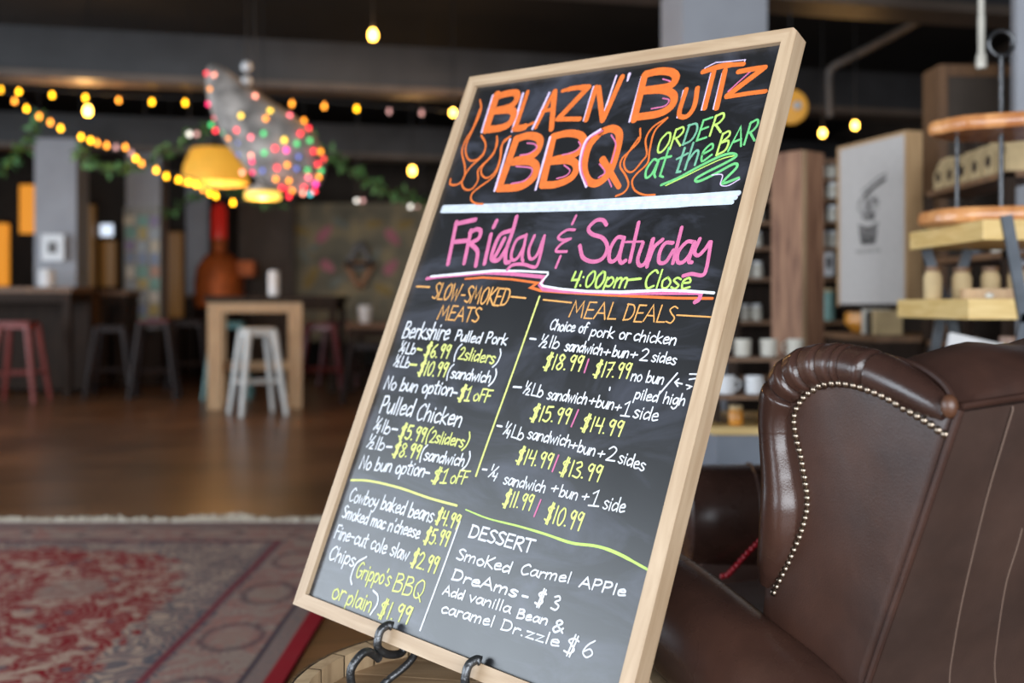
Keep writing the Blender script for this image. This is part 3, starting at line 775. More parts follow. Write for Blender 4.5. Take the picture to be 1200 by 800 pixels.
T.stroke([(95,530),(300,512),(560,488),(760,490),(960,500),(962,515),(908,580),(925,600),(1050,622),(1250,640),(1500,646),(1800,632),(2000,638),(2190,652)], [2.4,3,3,2.4,2.2,2.2,2.2,2.2,2.4,2.6,3,2.6,2.6,2.6], 'white', q, False)
T.done(label='pink and white schedule heading')
# slow-smoked meats
T = Lettering('meats_menu')
T.stroke([(488.5,335.6),(503.4,336.3)], 1.8, 'gold', None, False); T.text('SLOW-SMOKED', 505.7, 350, 593.5, 358.4, 18.5, 'gold', 2.0); T.stroke([(599,347.6),(616.3,349.3)], 1.8, 'gold', None, False)
T.text('MEATS', 512.2, 373.7, 559.3, 378, 16, 'gold', 2.0)
T.text('Berkshire', 470.7, 396, 524.6, 398.5, 19); T.text('Pulled', 532.8, 398.5, 562.4, 402, 12); T.text('Pork', 568.6, 401.5, 592.6, 404.3, 12.5)
T.text('¼Lb', 467.5, 412, 485.4, 415.5, 12, w=1.7); T.stroke([(489.5,408.8),(494.5,410)], 2.2, 'yellow', None, False); T.text('$6.99', 496.4, 417.7, 524.6, 419.8, 15, 'yellow', 2.2)
T.text('(2sliders)', 532, 420, 583, 426.5, 13.5, colors=['white'] + ['yellow'] * 8 + ['white'], w=2.0)
T.text('½Lb', 461, 428.4, 478.5, 431.5, 12, w=1.7); T.stroke([(480.6,427),(488.2,427.6)], 2.2, 'yellow', None, False); T.text('$10.99', 488.9, 438.6, 521.2, 441.4, 15.5, 'yellow', 2.2)
T.text('(sandwich)', 523.5, 442, 578, 449, 12.5)
T.text('No bun option', 449.5, 455.3, 529, 463.5, 14.5); T.stroke([(531.3,459.8),(535.8,460.5)], 2, 'white', None, False); T.text('$I', 536, 468, 549, 470, 16, 'yellow', 2.3); T.text('oFF', 553.8, 468.8, 573, 471.2, 14, 'yellow')
T.text('Pulled', 444.3, 483, 481.8, 488, 19.5, w=2.2); T.text('Chicken', 487, 491.3, 538.8, 500.3, 19, w=2.2)
T.text('¼lb', 437.5, 503.3, 455.5, 508.8, 14.5, w=1.8); T.stroke([(460,502.5),(466,503.3)], 2, 'white', None, False); T.text('$5.99', 466.8, 512.3, 496, 517.5, 15.5, 'yellow', 2.3)
T.text('(2sliders)', 499, 517, 546.5, 524.5, 13.5, 'yellow')
T.text('½lb', 429.5, 523.6, 448.8, 528, 14.5, w=1.8); T.stroke([(453.3,523.3),(459.3,523.7)], 2, 'white', None, False); T.text('$8.99', 459.3, 533.6, 490, 537.4, 15.5, 'yellow', 2.3)
T.text('(sandwich)', 492, 538, 547, 546.8, 13.5)
T.text('No bun option', 421, 548.3, 496, 558.3, 15); T.stroke([(499,553.5),(503.5,554.3)], 2, 'white', None, False); T.text('$I', 505, 564.6, 522, 566.5, 16, 'yellow', 2.3); T.text('oFF', 526.8, 565.4, 546, 567, 15, 'yellow')
T.done()
# meal deals
T = Lettering('meal_deals_menu')
T.stroke([(637,351.2),(669.7,354.6)], 1.8, 'gold', None, False); T.text('MEAL', 666.4, 371.4, 720.3, 374.4, 18.5, 'gold', 2.0); T.text('DEALS', 729.3, 375.4, 789, 378.7, 19, 'gold', 2.0); T.stroke([(793.4,369.2),(833.9,371.5)], 1.8, 'gold', None, False)
T.text('Choice of', 643.9, 386, 686.6, 390.6, 12); T.text('pork or', 691, 393.3, 737.2, 398, 12.5); T.text('chicken', 741.7, 399, 791.2, 404, 13)
T.stroke([(621.4,396.7),(628,397.4)], 2, 'white', None, False); T.text('½lb', 631.5, 405.8, 654, 408.6, 13.5, w=1.8); T.text('sandwich', 661.2, 410.8, 704.6, 415.6, 12.5); T.text('+', 705.5, 417, 714, 418, 12); T.text('bun', 717, 417.6, 735.5, 419.2, 12.5); T.text('+', 737, 420, 746, 421, 12); T.text('2', 749, 421.8, 758, 422.8, 13.5); T.text('sides', 763, 423.2, 791.2, 427.3, 12.5)
def price(t, x0, y0, x1, y1, h): T.text(t, x0, y0, x1, y1, h, 'yellow', 2.3)
price('$18.99', 636, 431.6, 680, 434.8, 17); T.stroke([(690,421),(685,436.3)], 2, 'pink', None, False); price('$17.99', 694.5, 440.6, 736, 443.8, 17)
T.text('no bun', 739, 445.5, 776.6, 450, 13); T.stroke([(793.9,437.2),(772,462.6)], 1.9, 'white', None, False)
T.stroke([(799.5,449.8),(791.2,447.8)], 1.8, 'white', None, False); T.stroke([(795.5,444),(791.2,447.8),(794.5,452.5)], 1.8, 'white', None, False)
T.stroke([(804.5,451),(811,452.8),(805.5,455.8)], 1.7, 'white', None, False); T.stroke([(807.6,451.6),(808.4,454.8)], 1.5, 'white', None, False)
T.stroke([(808,444.5),(815,443.5)], 1.8, 'white', None, False); T.stroke([(808.5,438.2),(816.5,438.4)], 1.8, 'white', None, False)
T.text('piled', 742.8, 467, 770, 471.4, 12.5); T.text('high', 776.6, 472.5, 801.3, 475.5, 13); T.stroke([(715,454),(714.6,457)], 1.8, 'white', None, False)
T.stroke([(602,453.2),(611,453.9)], 2, 'white', None, False); T.text('½Lb', 613, 460.8, 635, 465.7, 13.5, w=1.8); T.text('sandwich', 640.5, 467.4, 686.3, 473.6, 13); T.text('+', 688.5, 474, 697, 475.5, 12.5); T.text('bun', 697.8, 476.7, 718, 479.6, 13.5); T.text('+', 719, 481.5, 727, 482.5, 12); T.text('I', 727, 486.6, 736.5, 488, 17); T.text('side', 741.3, 489.3, 769.8, 494, 15)
price('$15.99', 620.7, 491.8, 665.5, 496.6, 17); T.stroke([(678,480.3),(669.8,499.6)], 2, 'pink', None, False); price('$14.99', 680, 503.6, 727, 511.5, 17)
T.stroke([(582.8,498.7),(588.3,499.6)], 2, 'white', None, False); T.text('¼Lb', 589.5, 508.6, 612, 516, 14, w=1.8); T.text('sandwich', 617.6, 513, 667, 523.8, 13); T.text('+', 667, 525.5, 675.5, 527, 12.5); T.text('bun', 676.3, 529.4, 696, 534.4, 13.5); T.text('+', 698.5, 536.3, 707.5, 537.5, 13); T.text('2', 709.3, 539, 719.8, 540.8, 16); T.text('sides', 724, 541.6, 754.2, 552, 14.5)
price('$14.99', 603.8, 542, 644.5, 549, 17); T.stroke([(654.8,533.5),(647.5,552.2)], 2, 'pink', None, False); price('$13.99', 655, 555.2, 702, 564.4, 18)
T.stroke([(565.8,549.8),(570.7,550.3)], 2, 'white', None, False); T.text('¼', 572, 559, 583, 562, 14, w=1.9); T.text('sandwich', 589.4, 566.8, 637.5, 577.2, 13); T.text('+', 644, 577, 653, 578, 13); T.text('bun', 655, 581, 675.5, 585.8, 13.5); T.text('+', 680, 586.4, 689, 587.5, 13); T.text('I', 689, 592.4, 700, 593.8, 18); T.text('side', 705.8, 596, 731, 601, 16)
price('$11.99', 588.5, 592, 621.5, 597.8, 17.5); T.stroke([(634,585.6),(626.1,604.9)], 1.9, 'pink', None, False); price('$10.99', 637.5, 610.2, 679.4, 621.4, 20)
T.done()
# sides
T = Lettering('sides_menu')
T.text('Cowboy baked beans', 408.4, 586.6, 506, 612, 15.5); price('$4.99', 509.6, 611.6, 536, 619.8, 16)
T.text("Smoked mac n'cheese", 400.5, 606, 490.5, 631.2, 14); price('$5.99', 496, 635, 523.4, 639.6, 16.5)
T.text('Fine-cut cole slaw', 391.5, 629.6, 477, 656.8, 15.5); price('$2.99', 480.4, 662, 510, 672, 18)
T.text('Chips', 384.7, 655.4, 414, 663.6, 16); T.stroke([(429.7,652.4),(418,660),(411.5,676),(412.5,684.5)], 1.9, 'white')
T.text("Grippo's", 416.2, 676.4, 455.6, 686.4, 18, 'yellow'); T.text('BBQ', 459, 692, 493.4, 702.4, 21, 'yellow', 2.0)
T.text('or', 388, 699.4, 401.6, 705, 20, 'yellow', 2.0); T.text('plain', 404.5, 708.4, 433, 716.6, 19, 'yellow', 2.0); T.stroke([(437.6,691.7),(443,698),(442,708),(434.2,719.9)], 1.9, 'white'); price('$1.99', 442, 721.4, 478, 731, 19)
T.done()
# dessert
T = Lettering('dessert_menu')
T.text('DESSERT', 548.8, 628.4, 622, 648, 14, w=2.6)
T.text('SmoKed', 534.5, 654.6, 597, 671.4, 12.5, w=2.3); T.text('Carmel', 609.3, 672.4, 667, 683, 12, w=2.2); T.text('APPle', 678.8, 687.4, 732, 698.6, 12, w=2.4)
T.text('DreAms', 528.8, 678.4, 604.5, 699.4, 12, w=2.6); T.stroke([(612.5,698),(618.8,699.5)], 2.4, 'white', None, False); T.text('$', 626.3, 708, 636, 710.6, 17, w=2.6); T.text('3', 645, 713.4, 653, 715.2, 16, w=2.3)
T.text('Add', 518.8, 696, 542, 702.7, 10.5, w=2.2); T.text('vanilla', 548.8, 703.8, 597, 718, 11.5, w=2.2); T.text('Bean', 605, 723.4, 640.5, 731.6, 10.5, w=2.4); T.text('&', 646.5, 739.2, 659, 742.8, 14, w=2.5)
T.text('caramel', 516.3, 717.2, 577, 734, 12, w=2.2); T.text('Dr.zzle', 586.3, 737.2, 654, 757.8, 12, w=2.3); T.text('$', 660, 764, 673.5, 768, 20, w=2.4); T.text('6', 680, 769.4, 693, 771.4, 20, w=2.3)
T.done()
# yellow rules between the blocks
T = Lettering('divider_line')
T.stroke([(632.4,347.5),(602,434),(571,520),(557.9,557.6)], 2.2, 'yellow')
T.stroke([(411.7,562.4),(434,563.5),(468,571.4),(504,583.7),(535.5,592.3)], 2.2, 'yellow')
T.stroke([(546,597),(572.5,607.5),(607.5,616.3),(640,626),(670,636),(700,640),(725,648.8),(758.8,667)], [1.6,1.8,2.2,2.6,3,3,3.4,2.6], 'lime')
T.stroke([(539,611),(520,664),(492.6,738.3)], 2.0, 'white')
T.done()

# ------------------------------------------------------------------ wrought iron easel on the barrel
HZ = BZ - 0.032
easel = thing('tabletop_easel', 'black wrought iron easel with curled hooks on the half barrel, holding the chalkboard', 'easel', (-0.08, 1.45, HZ))
EL = Vector((-0.08, 1.45, HZ))
def bl(u_, v_, n_): return BO + bu * u_ + bv * v_ + bn * n_ - EL
for u0 in (0.230, 0.412):
    hk = catmull([bl(u0 + .004, 0.010, -0.040), bl(u0 + .003, -0.010, -0.036), bl(u0 + .002, -0.0155, -0.012), bl(u0, -0.010, 0.009), bl(u0, 0.004, 0.015), bl(u0, 0.016, 0.014), bl(u0 + .003, 0.0245, 0.006), bl(u0 + .008, 0.0245, 0.001)], 6)
    h = MB().tube(hk, [0.0062] * (len(hk) - 3) + [0.0066, 0.0072, 0.0050], 10); h.build('hook', M['iron'], easel, smooth=True)
    base = bl(u0, -0.016, -0.005)
    foot = base + bn * 0.040 + Vector((-0.004, -0.004, 0)); foot.z = 0.006
    mid = (base + foot) / 2
    sc = catmull([base + Vector((-0.006, -0.008, -0.004)), base + bn * 0.030 + Vector((-0.002, -0.004, 0.0)), base + bn * 0.044 + Vector((-0.006, -0.006, -0.012)),
                  base + bn * 0.052 + Vector((-0.010, -0.006, -0.034)), Vector((base.x - 0.034, base.y - 0.036, 0.012)), Vector((base.x - 0.008, base.y - 0.030, 0.006))], 7)
    MB().tube(sc, [0.0072] + [0.0062] * (len(sc) - 2) + [0.005], 10).build('scroll', M['iron'], easel, smooth=True)
    st_ = catmull([base + Vector((0.050, 0.022, 0.004)), base + Vector((0.036, 0.006, -0.016)), Vector((base.x + 0.002, base.y - 0.014, 0.022)), Vector((base.x - 0.012, base.y - 0.030, 0.006))], 6)
    MB().tube(st_, 0.0056, 10).build('strut', M['iron'], easel, smooth=True)
xb = MB(); xb.tube([bl(0.225, 0.010, -0.040), bl(0.425, 0.010, -0.040)], 0.0058, 10); xb.build('crossbar', M['iron'], easel, smooth=True)
mt = MB(); mt.tube([bl(0.321, 0.010, -0.040), bl(0.321, 0.66, -0.040)], 0.006, 10); mt.build('mast', M['iron'], easel, smooth=True)
top_ = bl(0.321, 0.62, -0.044)
MB().tube([top_, Vector((0.13, 0.19, 0.006))], 0.0055, 10).build('back_leg', M['iron'], easel, smooth=True)

# ------------------------------------------------------------------ leather wingback armchair, seen from behind its left wing
CLOC = Vector((0.797775, 1.23, 0)); CRZ = math.asin(0.40)
chair = thing('wingback_armchair', 'large dark brown leather wingback armchair with brass nailhead trim, seen from behind', 'armchair', CLOC, CRZ)
CM = Matrix.Translation(CLOC) @ Matrix.Rotation(CRZ, 4, 'Z'); CMI = CM.inverted()
def cl(px, py, p=(-0.36, 0, 0), nrm=(1, 0, 0)):
    """a photo pixel on a plane given in chair coordinates"""
    o = CMI @ Vector((0, 0, EYE)); d = CMI.to_3x3() @ Vector(((px - 600) / FPX, 1, -(py - HOR) / FPX))
    nrm = Vector(nrm); return o + d * ((Vector(p) - o).dot(nrm) / d.dot(nrm))
rollpx = [(1104,487,10),(1085,472,19),(1050,451,25),(1010,434,26),(970,428,26),(938,434,27),(915,455,27),(906,485,24),(906,520,23),(911,560,26),(914,595,30),(910,630,28),(901,660,21),(893,685,10)]
rp = []
for a in rollpx:
    q = cl(a[0], a[1]); Yw = (CM @ q).y
    rp.append((q.y, q.z, a[2] / FPX * Yw))
REAR = [(0.004, 0.886), (0.070, 0.722), (0.140, 0.552), (0.205, 0.30), (0.222, 0.14)]
def wing(sx, parent):
    out = [(0.006, 0.885)] + [(a[0], a[1]) for a in rp] + [(0.33, 0.585), (0.325, 0.50), (0.25, 0.44), (0.172, 0.43), (0.140, 0.552), (0.070, 0.722)]
    dn_ = []
    for (ya, za), (yb, zb_) in zip(out, out[1:] + out[:1]):
        k_ = max(1, int(math.hypot(yb - ya, zb_ - za) / 0.02)); dn_ += [(ya + (yb - ya) * q_ / k_, za + (zb_ - za) * q_ / k_) for q_ in range(k_)]
    out = dn_
    cy, cz_ = 0.165, 0.70
    w = MB(); vs = []; n = len(out); rings = [1.0, 0.95, 0.88, 0.78, 0.65, 0.5, 0.35, 0.2, 0.08]
    for s in rings:
        for y, z in out: vs.append((sx * (-0.354 if s > 0.99 else -0.357), cy + (y - cy) * s, cz_ + (z - cz_) * s))
    fs = [(i * n + k, i * n + (k + 1) % n, (i + 1) * n + (k + 1) % n, (i + 1) * n + k) for i in range(len(rings) - 1) for k in range(n)]
    fs.append([(len(rings) - 1) * n + k for k in range(n)])
    b = len(vs); vs += [(sx * -0.285, y, z) for y, z in out]
    fs += [(k, (k + 1) % n, b + (k + 1) % n, b + k) for k in range(n)] + [list(range(b, b + n))]
    w.add(vs, fs)
    wo = w.build('wing', M['leather'], parent, smooth=True)
    # the stuffed roll round the wing, gathered into pleats at the top
    P = catmull([(a[0], a[1], a[2]) for a in rp], 26)
    rad = []; path = []
    pl = [0.125, 0.165, 0.178, 0.205, 0.235, 0.262, 0.287]
    dist = 0
    for i, p in enumerate(P):
        r = p.z
        for t0 in pl:
            if p.y > 0.83: r *= 1 - (0.10 + 0.06 * ((t0 * 1000) % 3)) * math.exp(-((p.x - t0) / 0.0030) ** 2) + 0.03 * math.exp(-((p.x - t0 - 0.009) / 0.006) ** 2)
        path.append((sx * (-0.350), p.x, p.y)); rad.append(max(0.004, r))
    rad[0] *= 0.5; rad[-1] *= 0.5
    ro = MB().tube(path, rad, 20); ro.build('wing_roll', M['leather_shiny'], wo, smooth=True)
    return wo
wl = wing(1, chair); wing(-1, chair)
# worn nose of the roll by the back seam, its highlight put into the tan
q = cl(1113, 470, (-0.362, 0, 0)); nose = MB(); nose.ball((q.x + 0.004, q.y + 0.004, q.z - 0.006), 0.0115, 14, (0.8, 0.8, 1.15)); nose.build('worn_corner', M['leather_worn'], wl, smooth=True, label='corner worn to tan leather')
# brass nailheads
npx = [(1107.5,508.7),(1099.5,503.7),(1091.2,497.5),(1083.2,492.5),(1075,487.5),(1067,482.5),(1058.5,478),(1050.2,473),(1042,468),(1033.5,463.7),(1025,460),(1017,457),(1008.7,453.7),(1000.2,451.7),(991.5,450),(983.2,449.2),(975,449.5),(966.7,450.5),(960,452.5),(953.5,456.5),(947,460.7),(941.5,466),(937,472),(933.2,478.7),(930.7,487),(930.2,494.5),(931.2,502.5),(932.5,510.7),(934.5,518.7),(936.7,527),(938.5,535),(940,543),(941.2,551),(942.8,559),(944,567),(945.2,575),(946,583),(946,591),(945.2,599),(943.5,606.5),(941.6,614),(939.3,621.5),(936.6,629),(933.6,636.5),(930.2,644),(927,651.5),(923.8,659),(920.3,666),(916.8,673),(913.2,680),(909.8,687),(906.6,694)]
nm = MB(); nm.lathe([(0.0050, -0.001), (0.0050, 0.0), (0.0050, 0.0006), (0.0043, 0.0022), (0.0027, 0.0035), (0.0, 0.0040)], 14, axis='x')
nm.v = [(-v[0], v[1], v[2]) for v in nm.v]
nail = nm.build('nailhead', M['nail'], wl, smooth=True)
from mathutils.bvhtree import BVHTree
hull = [BVHTree.FromPolygons([v.co.copy() for v in o_.data.vertices], [p.vertices[:] for p in o_.data.polygons]) for o_ in [wl] + [c_ for c_ in wl.children if c_.name.startswith('wing_roll')]]
for i, a in enumerate(npx):
    eye = CMI @ Vector((0, 0, EYE)); dr_ = (cl(a[0], a[1]) - eye).normalized()
    hits = [h_ for h_ in (b_.ray_cast(eye, dr_) for b_ in hull) if h_[0] is not None]
    q, nq = min(((h_[0], h_[1]) for h_ in hits), key=lambda h_: (h_[0] - eye).length) if hits else (cl(a[0], a[1]), Vector((-1, 0, 0)))
    if nq.dot(dr_) > 0: nq = -nq
    nq = (nq + Vector((-1.5, 0, 0))).normalized()
    o = nail if i == 0 else nail.copy()
    if i: COL.objects.link(o); o.parent = wl
    o.location = (q.x, q.y, q.z); o.rotation_euler = Vector((-1, 0, 0)).rotation_difference(nq).to_euler()
# back: outside panel and rounded crown
sec = [(0.222, 0.14), (0.205, 0.30), (0.140, 0.552), (0.070, 0.722), (0.004, 0.886), (0.003, 0.894), (0.010, 0.908), (0.032, 0.928), (0.062, 0.941), (0.10, 0.944), (0.14, 0.930), (0.172, 0.89), (0.215, 0.74), (0.255, 0.56), (0.27, 0.32)]
bk = MB(); NX = 26; m_ = len(sec); vs = []
for i in range(NX + 1):
    x = -0.340 + 0.68 * i / NX
    puff = 0.006 * math.sin(x * 46) * math.exp(-abs(x) * 2)
    ed = max(0.0, (abs(x) - 0.29) / 0.05)
    for j, (y, z) in enumerate(sec):
        k = 1 if j >= 6 and j <= 11 else 0
        vs.append((x, y + (0.004 if k else 0) * math.sin(x * 31), z + (0.016 * (1 - (x / 0.34) ** 2) if z > 0.80 else 0) + k * (puff - 0.012 * ed * ed)))
fs = [(i * m_ + j, i * m_ + (j + 1) % m_, (i + 1) * m_ + (j + 1) % m_, (i + 1) * m_ + j) for i in range(NX) for j in range(m_)]
fs += [list(range(m_)), [NX * m_ + j for j in range(m_)]]
bk.add(vs, fs); bko = bk.build('backrest', M['leather'], chair, smooth=True)
ob = MB(); vs = []
for i in range(NX + 1):
    x = -0.348 + 0.696 * i / NX
    bow = 0.012 * (1 - (x / 0.348) ** 2)
    for (y, z) in REAR: vs.append((x, y - 0.006 - bow, z + (0.016 * (1 - (x / 0.348) ** 2) if z > 0.80 else 0)))
    for (y, z) in REAR: vs.append((x, y + 0.004, z + (0.016 * (1 - (x / 0.348) ** 2) if z > 0.80 else 0)))
k5 = len(REAR); w_ = 2 * k5
for i in range(NX):
    for j in range(k5 - 1):
        ob.f.append([i * w_ + j, (i + 1) * w_ + j, (i + 1) * w_ + j + 1, i * w_ + j + 1]); ob.f.append([i * w_ + k5 + j, (i + 1) * w_ + k5 + j, (i + 1) * w_ + k5 + j + 1, i * w_ + k5 + j + 1]); ob.m += [0, 0]
    for j in (0, k5 - 1):
        ob.f.append([i * w_ + j, (i + 1) * w_ + j, (i + 1) * w_ + k5 + j, i * w_ + k5 + j]); ob.m.append(0)
for e in (0, NX):
    for j in range(k5 - 1): ob.f.append([e * w_ + j, e * w_ + j + 1, e * w_ + k5 + j + 1, e * w_ + k5 + j]); ob.m.append(0)
ob.v = vs
obo = ob.build('outside_back', M['leather_back'], chair, smooth=True)
pp, pn = (0, -0.017, 0.886), (0, 0.334, 0.136)
for px_ in ([(1198,477),(1186,515),(1166,580),(1147,653),(1131,722),(1117,800),(1108,850)], [(1203,620),(1196,645),(1184,684),(1175,735),(1168,790),(1162,850)]):
    cr = [cl(a, b, pp, pn) for a, b in px_]
    cr.append(cr[-1] + Vector(((cr[-1].x - cr[-3].x) * 1.6, 0, 0))); cr[-1].z = 0.16
    cr = catmull(cr, 8)
    for p_ in cr:
        ya = next((y0 + (y1 - y0) * (p_.z - z0) / (z1 - z0) for (y0, z0), (y1, z1) in zip(REAR[:-1], REAR[1:]) if z1 <= p_.z <= z0), None)
        if ya is None: ya = REAR[0][0] if p_.z > 0.8 else REAR[-1][0]
        p_.y = ya - 0.0062 - 0.012 * (1 - (p_.x / 0.348) ** 2)
    MB().tube(cr, 0.0012, 6).build('seam', M['stitch'], obo, smooth=True)
for sx in (-1, 1):
    wp = [(sx * 0.352, y - 0.006, z + 0.003) for y, z in REAR]
    MB().tube(wp, 0.0045, 8).build('welt', M['leather'], obo, smooth=True)
top = [(x / 20 * 0.35, -0.002, 0.892 + 0.016 * (1 - (x / 20) ** 2)) for x in range(-20, 21)]
MB().tube(top, 0.0038, 8).build('welt', M['leather'], obo, smooth=True)
wc = catmull([cl(1036, 418, (-0.335, 0, 0)), cl(1060, 424, (-0.335, 0, 0)), cl(1085, 434, (-0.338, 0, 0)), cl(1108, 452, (-0.34, 0, 0)), cl(1120, 474, (-0.345, 0, 0))], 6)
MB().tube(wc, 0.0045, 8).build('welt', M['leather'], bko, smooth=True)
# arms: a stuffed roll over a side panel
for sx in (-1, 1):
    pr = catmull([(0, 0.125, 0.440), (0, 0.18, 0.468), (0, 0.34, 0.512), (0, 0.52, 0.546), (0, 0.70, 0.557), (0, 0.86, 0.560)], 6)
    ra = []
    for i, p in enumerate(pr):
        e = min(1.0, (p.y - 0.125) / 0.09); ra.append(0.080 * (0.45 + 0.55 * math.sqrt(max(0, 1 - (1 - e) ** 2))))
    xo = 0.394
    path = [(sx * (xo - 0.03 * max(0, 1 - (p.y - 0.13) / 0.2)), p.y, p.z) for p in pr]
    am = MB().tube(path, ra, 24); ao = am.build('armrest', M['leather_shiny'], chair, smooth=True)
    MB().lathe([(0.0, 0.872), (0.05, 0.871), (0.073, 0.866), (0.080, 0.856)], 24, (sx * xo, 0, 0.560), axis='y').build('arm_scroll', M['leather'], ao, smooth=True)
    MB().prism([(0.172, 0.14), (0.84, 0.14), (0.84, 0.54), (0.52, 0.52), (0.20, 0.42)], sx * 0.335, sx * 0.385, 'x').build('side_panel', M['leather'], chair)
MB().box(-0.335, 0.335, 0.20, 0.83, 0.13, 0.33, 0.012).build('seat_rail', M['leather'], chair, smooth=True)
MB().box(-0.305, 0.305, 0.265, 0.87, 0.332, 0.46, 0.03).build('seat_cushion', M['leather'], chair, smooth=True)
for sx in (-1, 1):
    for y in (0.235, 0.80):
        MB().lathe([(0.018, 0), (0.022, 0.01), (0.020, 0.04), (0.030, 0.10), (0.030, 0.14)], 16, (sx * 0.30, y, 0)).build('foot', M['dark_wood'], chair, smooth=True)

# ------------------------------------------------------------------ low leather sofa beyond it, with a string of red beads
SX, SY = 0.42, 2.47
sofa = thing('leather_chaise', 'low dark leather chaise with one rolled end, half hidden behind the wingback chair', 'chaise', (SX, SY, 0))
for y0 in (0.0,):
    p = [(-0.012, y0, 0.49), (0.0, y0, 0.49), (0.03, y0, 0.49)] + [(0.06 + 0.7 * i / 10, y0, 0.49) for i in range(11)]
    p = [(q_[0] if q_[0] < 0.05 else 0.06 + (q_[0] - 0.06) * 0.72, q_[1], q_[2]) for q_ in p]
    a = MB().tube(p, [0.085, 0.112, 0.122] + [0.124] * 11, 28); so = a.build('rolled_end', M['leather_shiny'], sofa, smooth=True)
    MB().tube([(0.155, y0 + 0.1255 * math.cos(t), 0.49 + 0.1255 * math.sin(t)) for t in [2 * PI * k / 28 for k in range(28)]], 0.004, 6, closed=True).build('welt', M['leather'], so, smooth=True)
    MB().box(0.02, 0.56, y0 - 0.075, y0 + 0.075, 0.06, 0.44, 0.01).build('side_panel', M['leather'], sofa, smooth=True)
MB().box(0.03, 0.56, 0.075, 0.94, 0.06, 0.26).build('seat_rail', M['leather'], sofa)
MB().box(0.02, 0.57, 0.085, 0.95, 0.262, 0.38, 0.03).build('seat_cushion', M['leather'], sofa, smooth=True)
for x in (0.06, 0.58):
    for y in (0.0, 0.92): MB().lathe([(0.02, 0), (0.03, 0.06)], 12, (x, y, 0)).build('foot', M['dark_wood'], sofa)
beads = thing('bead_string', 'string of red beads draped on the low leather chaise behind the armchair', 'bead string', at(866, 662, 2.345))
bo_ = at(866, 662, 2.345)
M['bead'] = mat('red_glass_bead', (0.35, 0.008, 0.018), 0.2)
bp_ = catmull([at(890, 634, 2.332) - bo_, at(876, 648, 2.335) - bo_, at(862, 664, 2.345) - bo_, at(852, 674, 2.362) - bo_, at(846, 675, 2.37) - bo_], 4)
bd0 = MB().ball((0, 0, 0), 0.0066, 10).build('bead', M['bead'], beads, smooth=True)
acc = 0; first = True; last = bp_[0]
dense = []
for a, b in zip(bp_[:-1], bp_[1:]):
    for k in range(10): dense.append(a.lerp(b, k / 10))
prev = None
for p in dense:
    if prev is None or (p - prev).length > 0.0122:
        o = bd0 if prev is None else bd0.copy()
        if prev is not None: COL.objects.link(o); o.parent = beads
        o.location = p; prev = p
MB().tube(bp_, 0.0012, 5).build('thread', M['bead'], beads)

# ------------------------------------------------------------------ right: pine display shelf with steel V legs
pine = thing('display_shelf', 'tall pine display shelf with angled grey steel legs behind the armchair', 'shelf', (1.22, 2.70, 0))
X0, Y0 = 1.22, 2.70
MB().box(-0.016, 0.95, 0.0, 0.50, 0.961, 1.016, 0.002).build('shelf_board', M['pine'], pine)
MB().box(0.022, 0.95, 0.0, 0.50, 1.171, 1.225, 0.002).build('shelf_board', M['pine'], pine)
MB().box(-0.05, 0.95, 0.0, 0.50, 0.57, 0.62, 0.002).build('shelf_board', M['pine'], pine)
def steelbar(a, b): MB().bar(a, b, 0.030, 0.010).build('leg', M['steel'], pine)
for yy in (-0.006, 0.465):
    for sx, bx in ((0.075, 0.0), (0.80, 0.0)):
        if yy > 0:
            bx0 = sx
            steelbar((bx0 - 0.015, yy, 1.171), (bx0 + 0.035, yy, 1.017)); steelbar((bx0 + 0.115, yy, 1.171), (bx0 + 0.065, yy, 1.017))
            steelbar((bx0 + 0.03, yy, 0.961), (bx0 - 0.03, yy, 0.621)); steelbar((bx0 + 0.06, yy, 0.961), (bx0 + 0.14, yy, 0.621))
            steelbar((bx0 - 0.03, yy, 0.57), (bx0 + 0.02, yy, 0.0)); steelbar((bx0 + 0.14, yy, 0.57), (bx0 + 0.09, yy, 0.0))
        else:
            bx0 = sx
            steelbar((bx0 + 0.005, yy, 1.235), (bx0 + 0.055, yy, 0.955)); steelbar((bx0 + 0.058, yy, 0.975), (bx0 + 0.0, yy, 0.62)); steelbar((bx0 + 0.0, yy, 0.63), (bx0 + 0.03, yy, 0.0))
# tiered live-edge stand with ring
tx, ty = 1.405, 2.94
tier = thing('tiered_stand', 'two tier live edge wooden stand with an iron ring handle, on the pine shelf', 'serving stand', (tx, ty, 1.226))
def slabdisc(r, z0, z1, seed, name):
    random.seed(seed); n = 40; rs = [r * (1 + 0.05 * math.sin(3 * k * 2 * PI / n + seed) + 0.03 * math.sin(7 * k * 2 * PI / n) + random.uniform(-0.012, 0.012)) for k in range(n)]
    vs = []; fs = []
    lv = [(0.955, z0), (0.99, z0 + 0.006), (1.0, (z0 + z1) / 2), (0.985, z1 - 0.005), (0.96, z1)]
    for s, z in lv:
        for k in range(n): vs.append((rs[k] * s * 1.25 * math.cos(2 * PI * k / n), rs[k] * s * math.sin(2 * PI * k / n), z))
    for i in range(len(lv) - 1):
        for k in range(n): fs.append((i * n + k, i * n + (k + 1) % n, (i + 1) * n + (k + 1) % n, (i + 1) * n + k))
    fs += [list(range(n))[::-1], [(len(lv) - 1) * n + k for k in range(n)]]
    return MB().add(vs, fs).build(name, M['slab'], tier, smooth=True)
slabdisc(0.185, 0.0, 0.042, 3, 'tier_board'); slabdisc(0.150, 0.262, 0.302, 5, 'tier_board')
MB().tube([(0, 0, 0.03), (0, 0, 0.486)], 0.0072, 10).build('rod', M['iron'], tier, smooth=True)
MB().tube([(-0.105, 0.05, 0.03), (-0.105, 0.05, 0.27)], 0.006, 10).build('rod', M['iron'], tier, smooth=True)
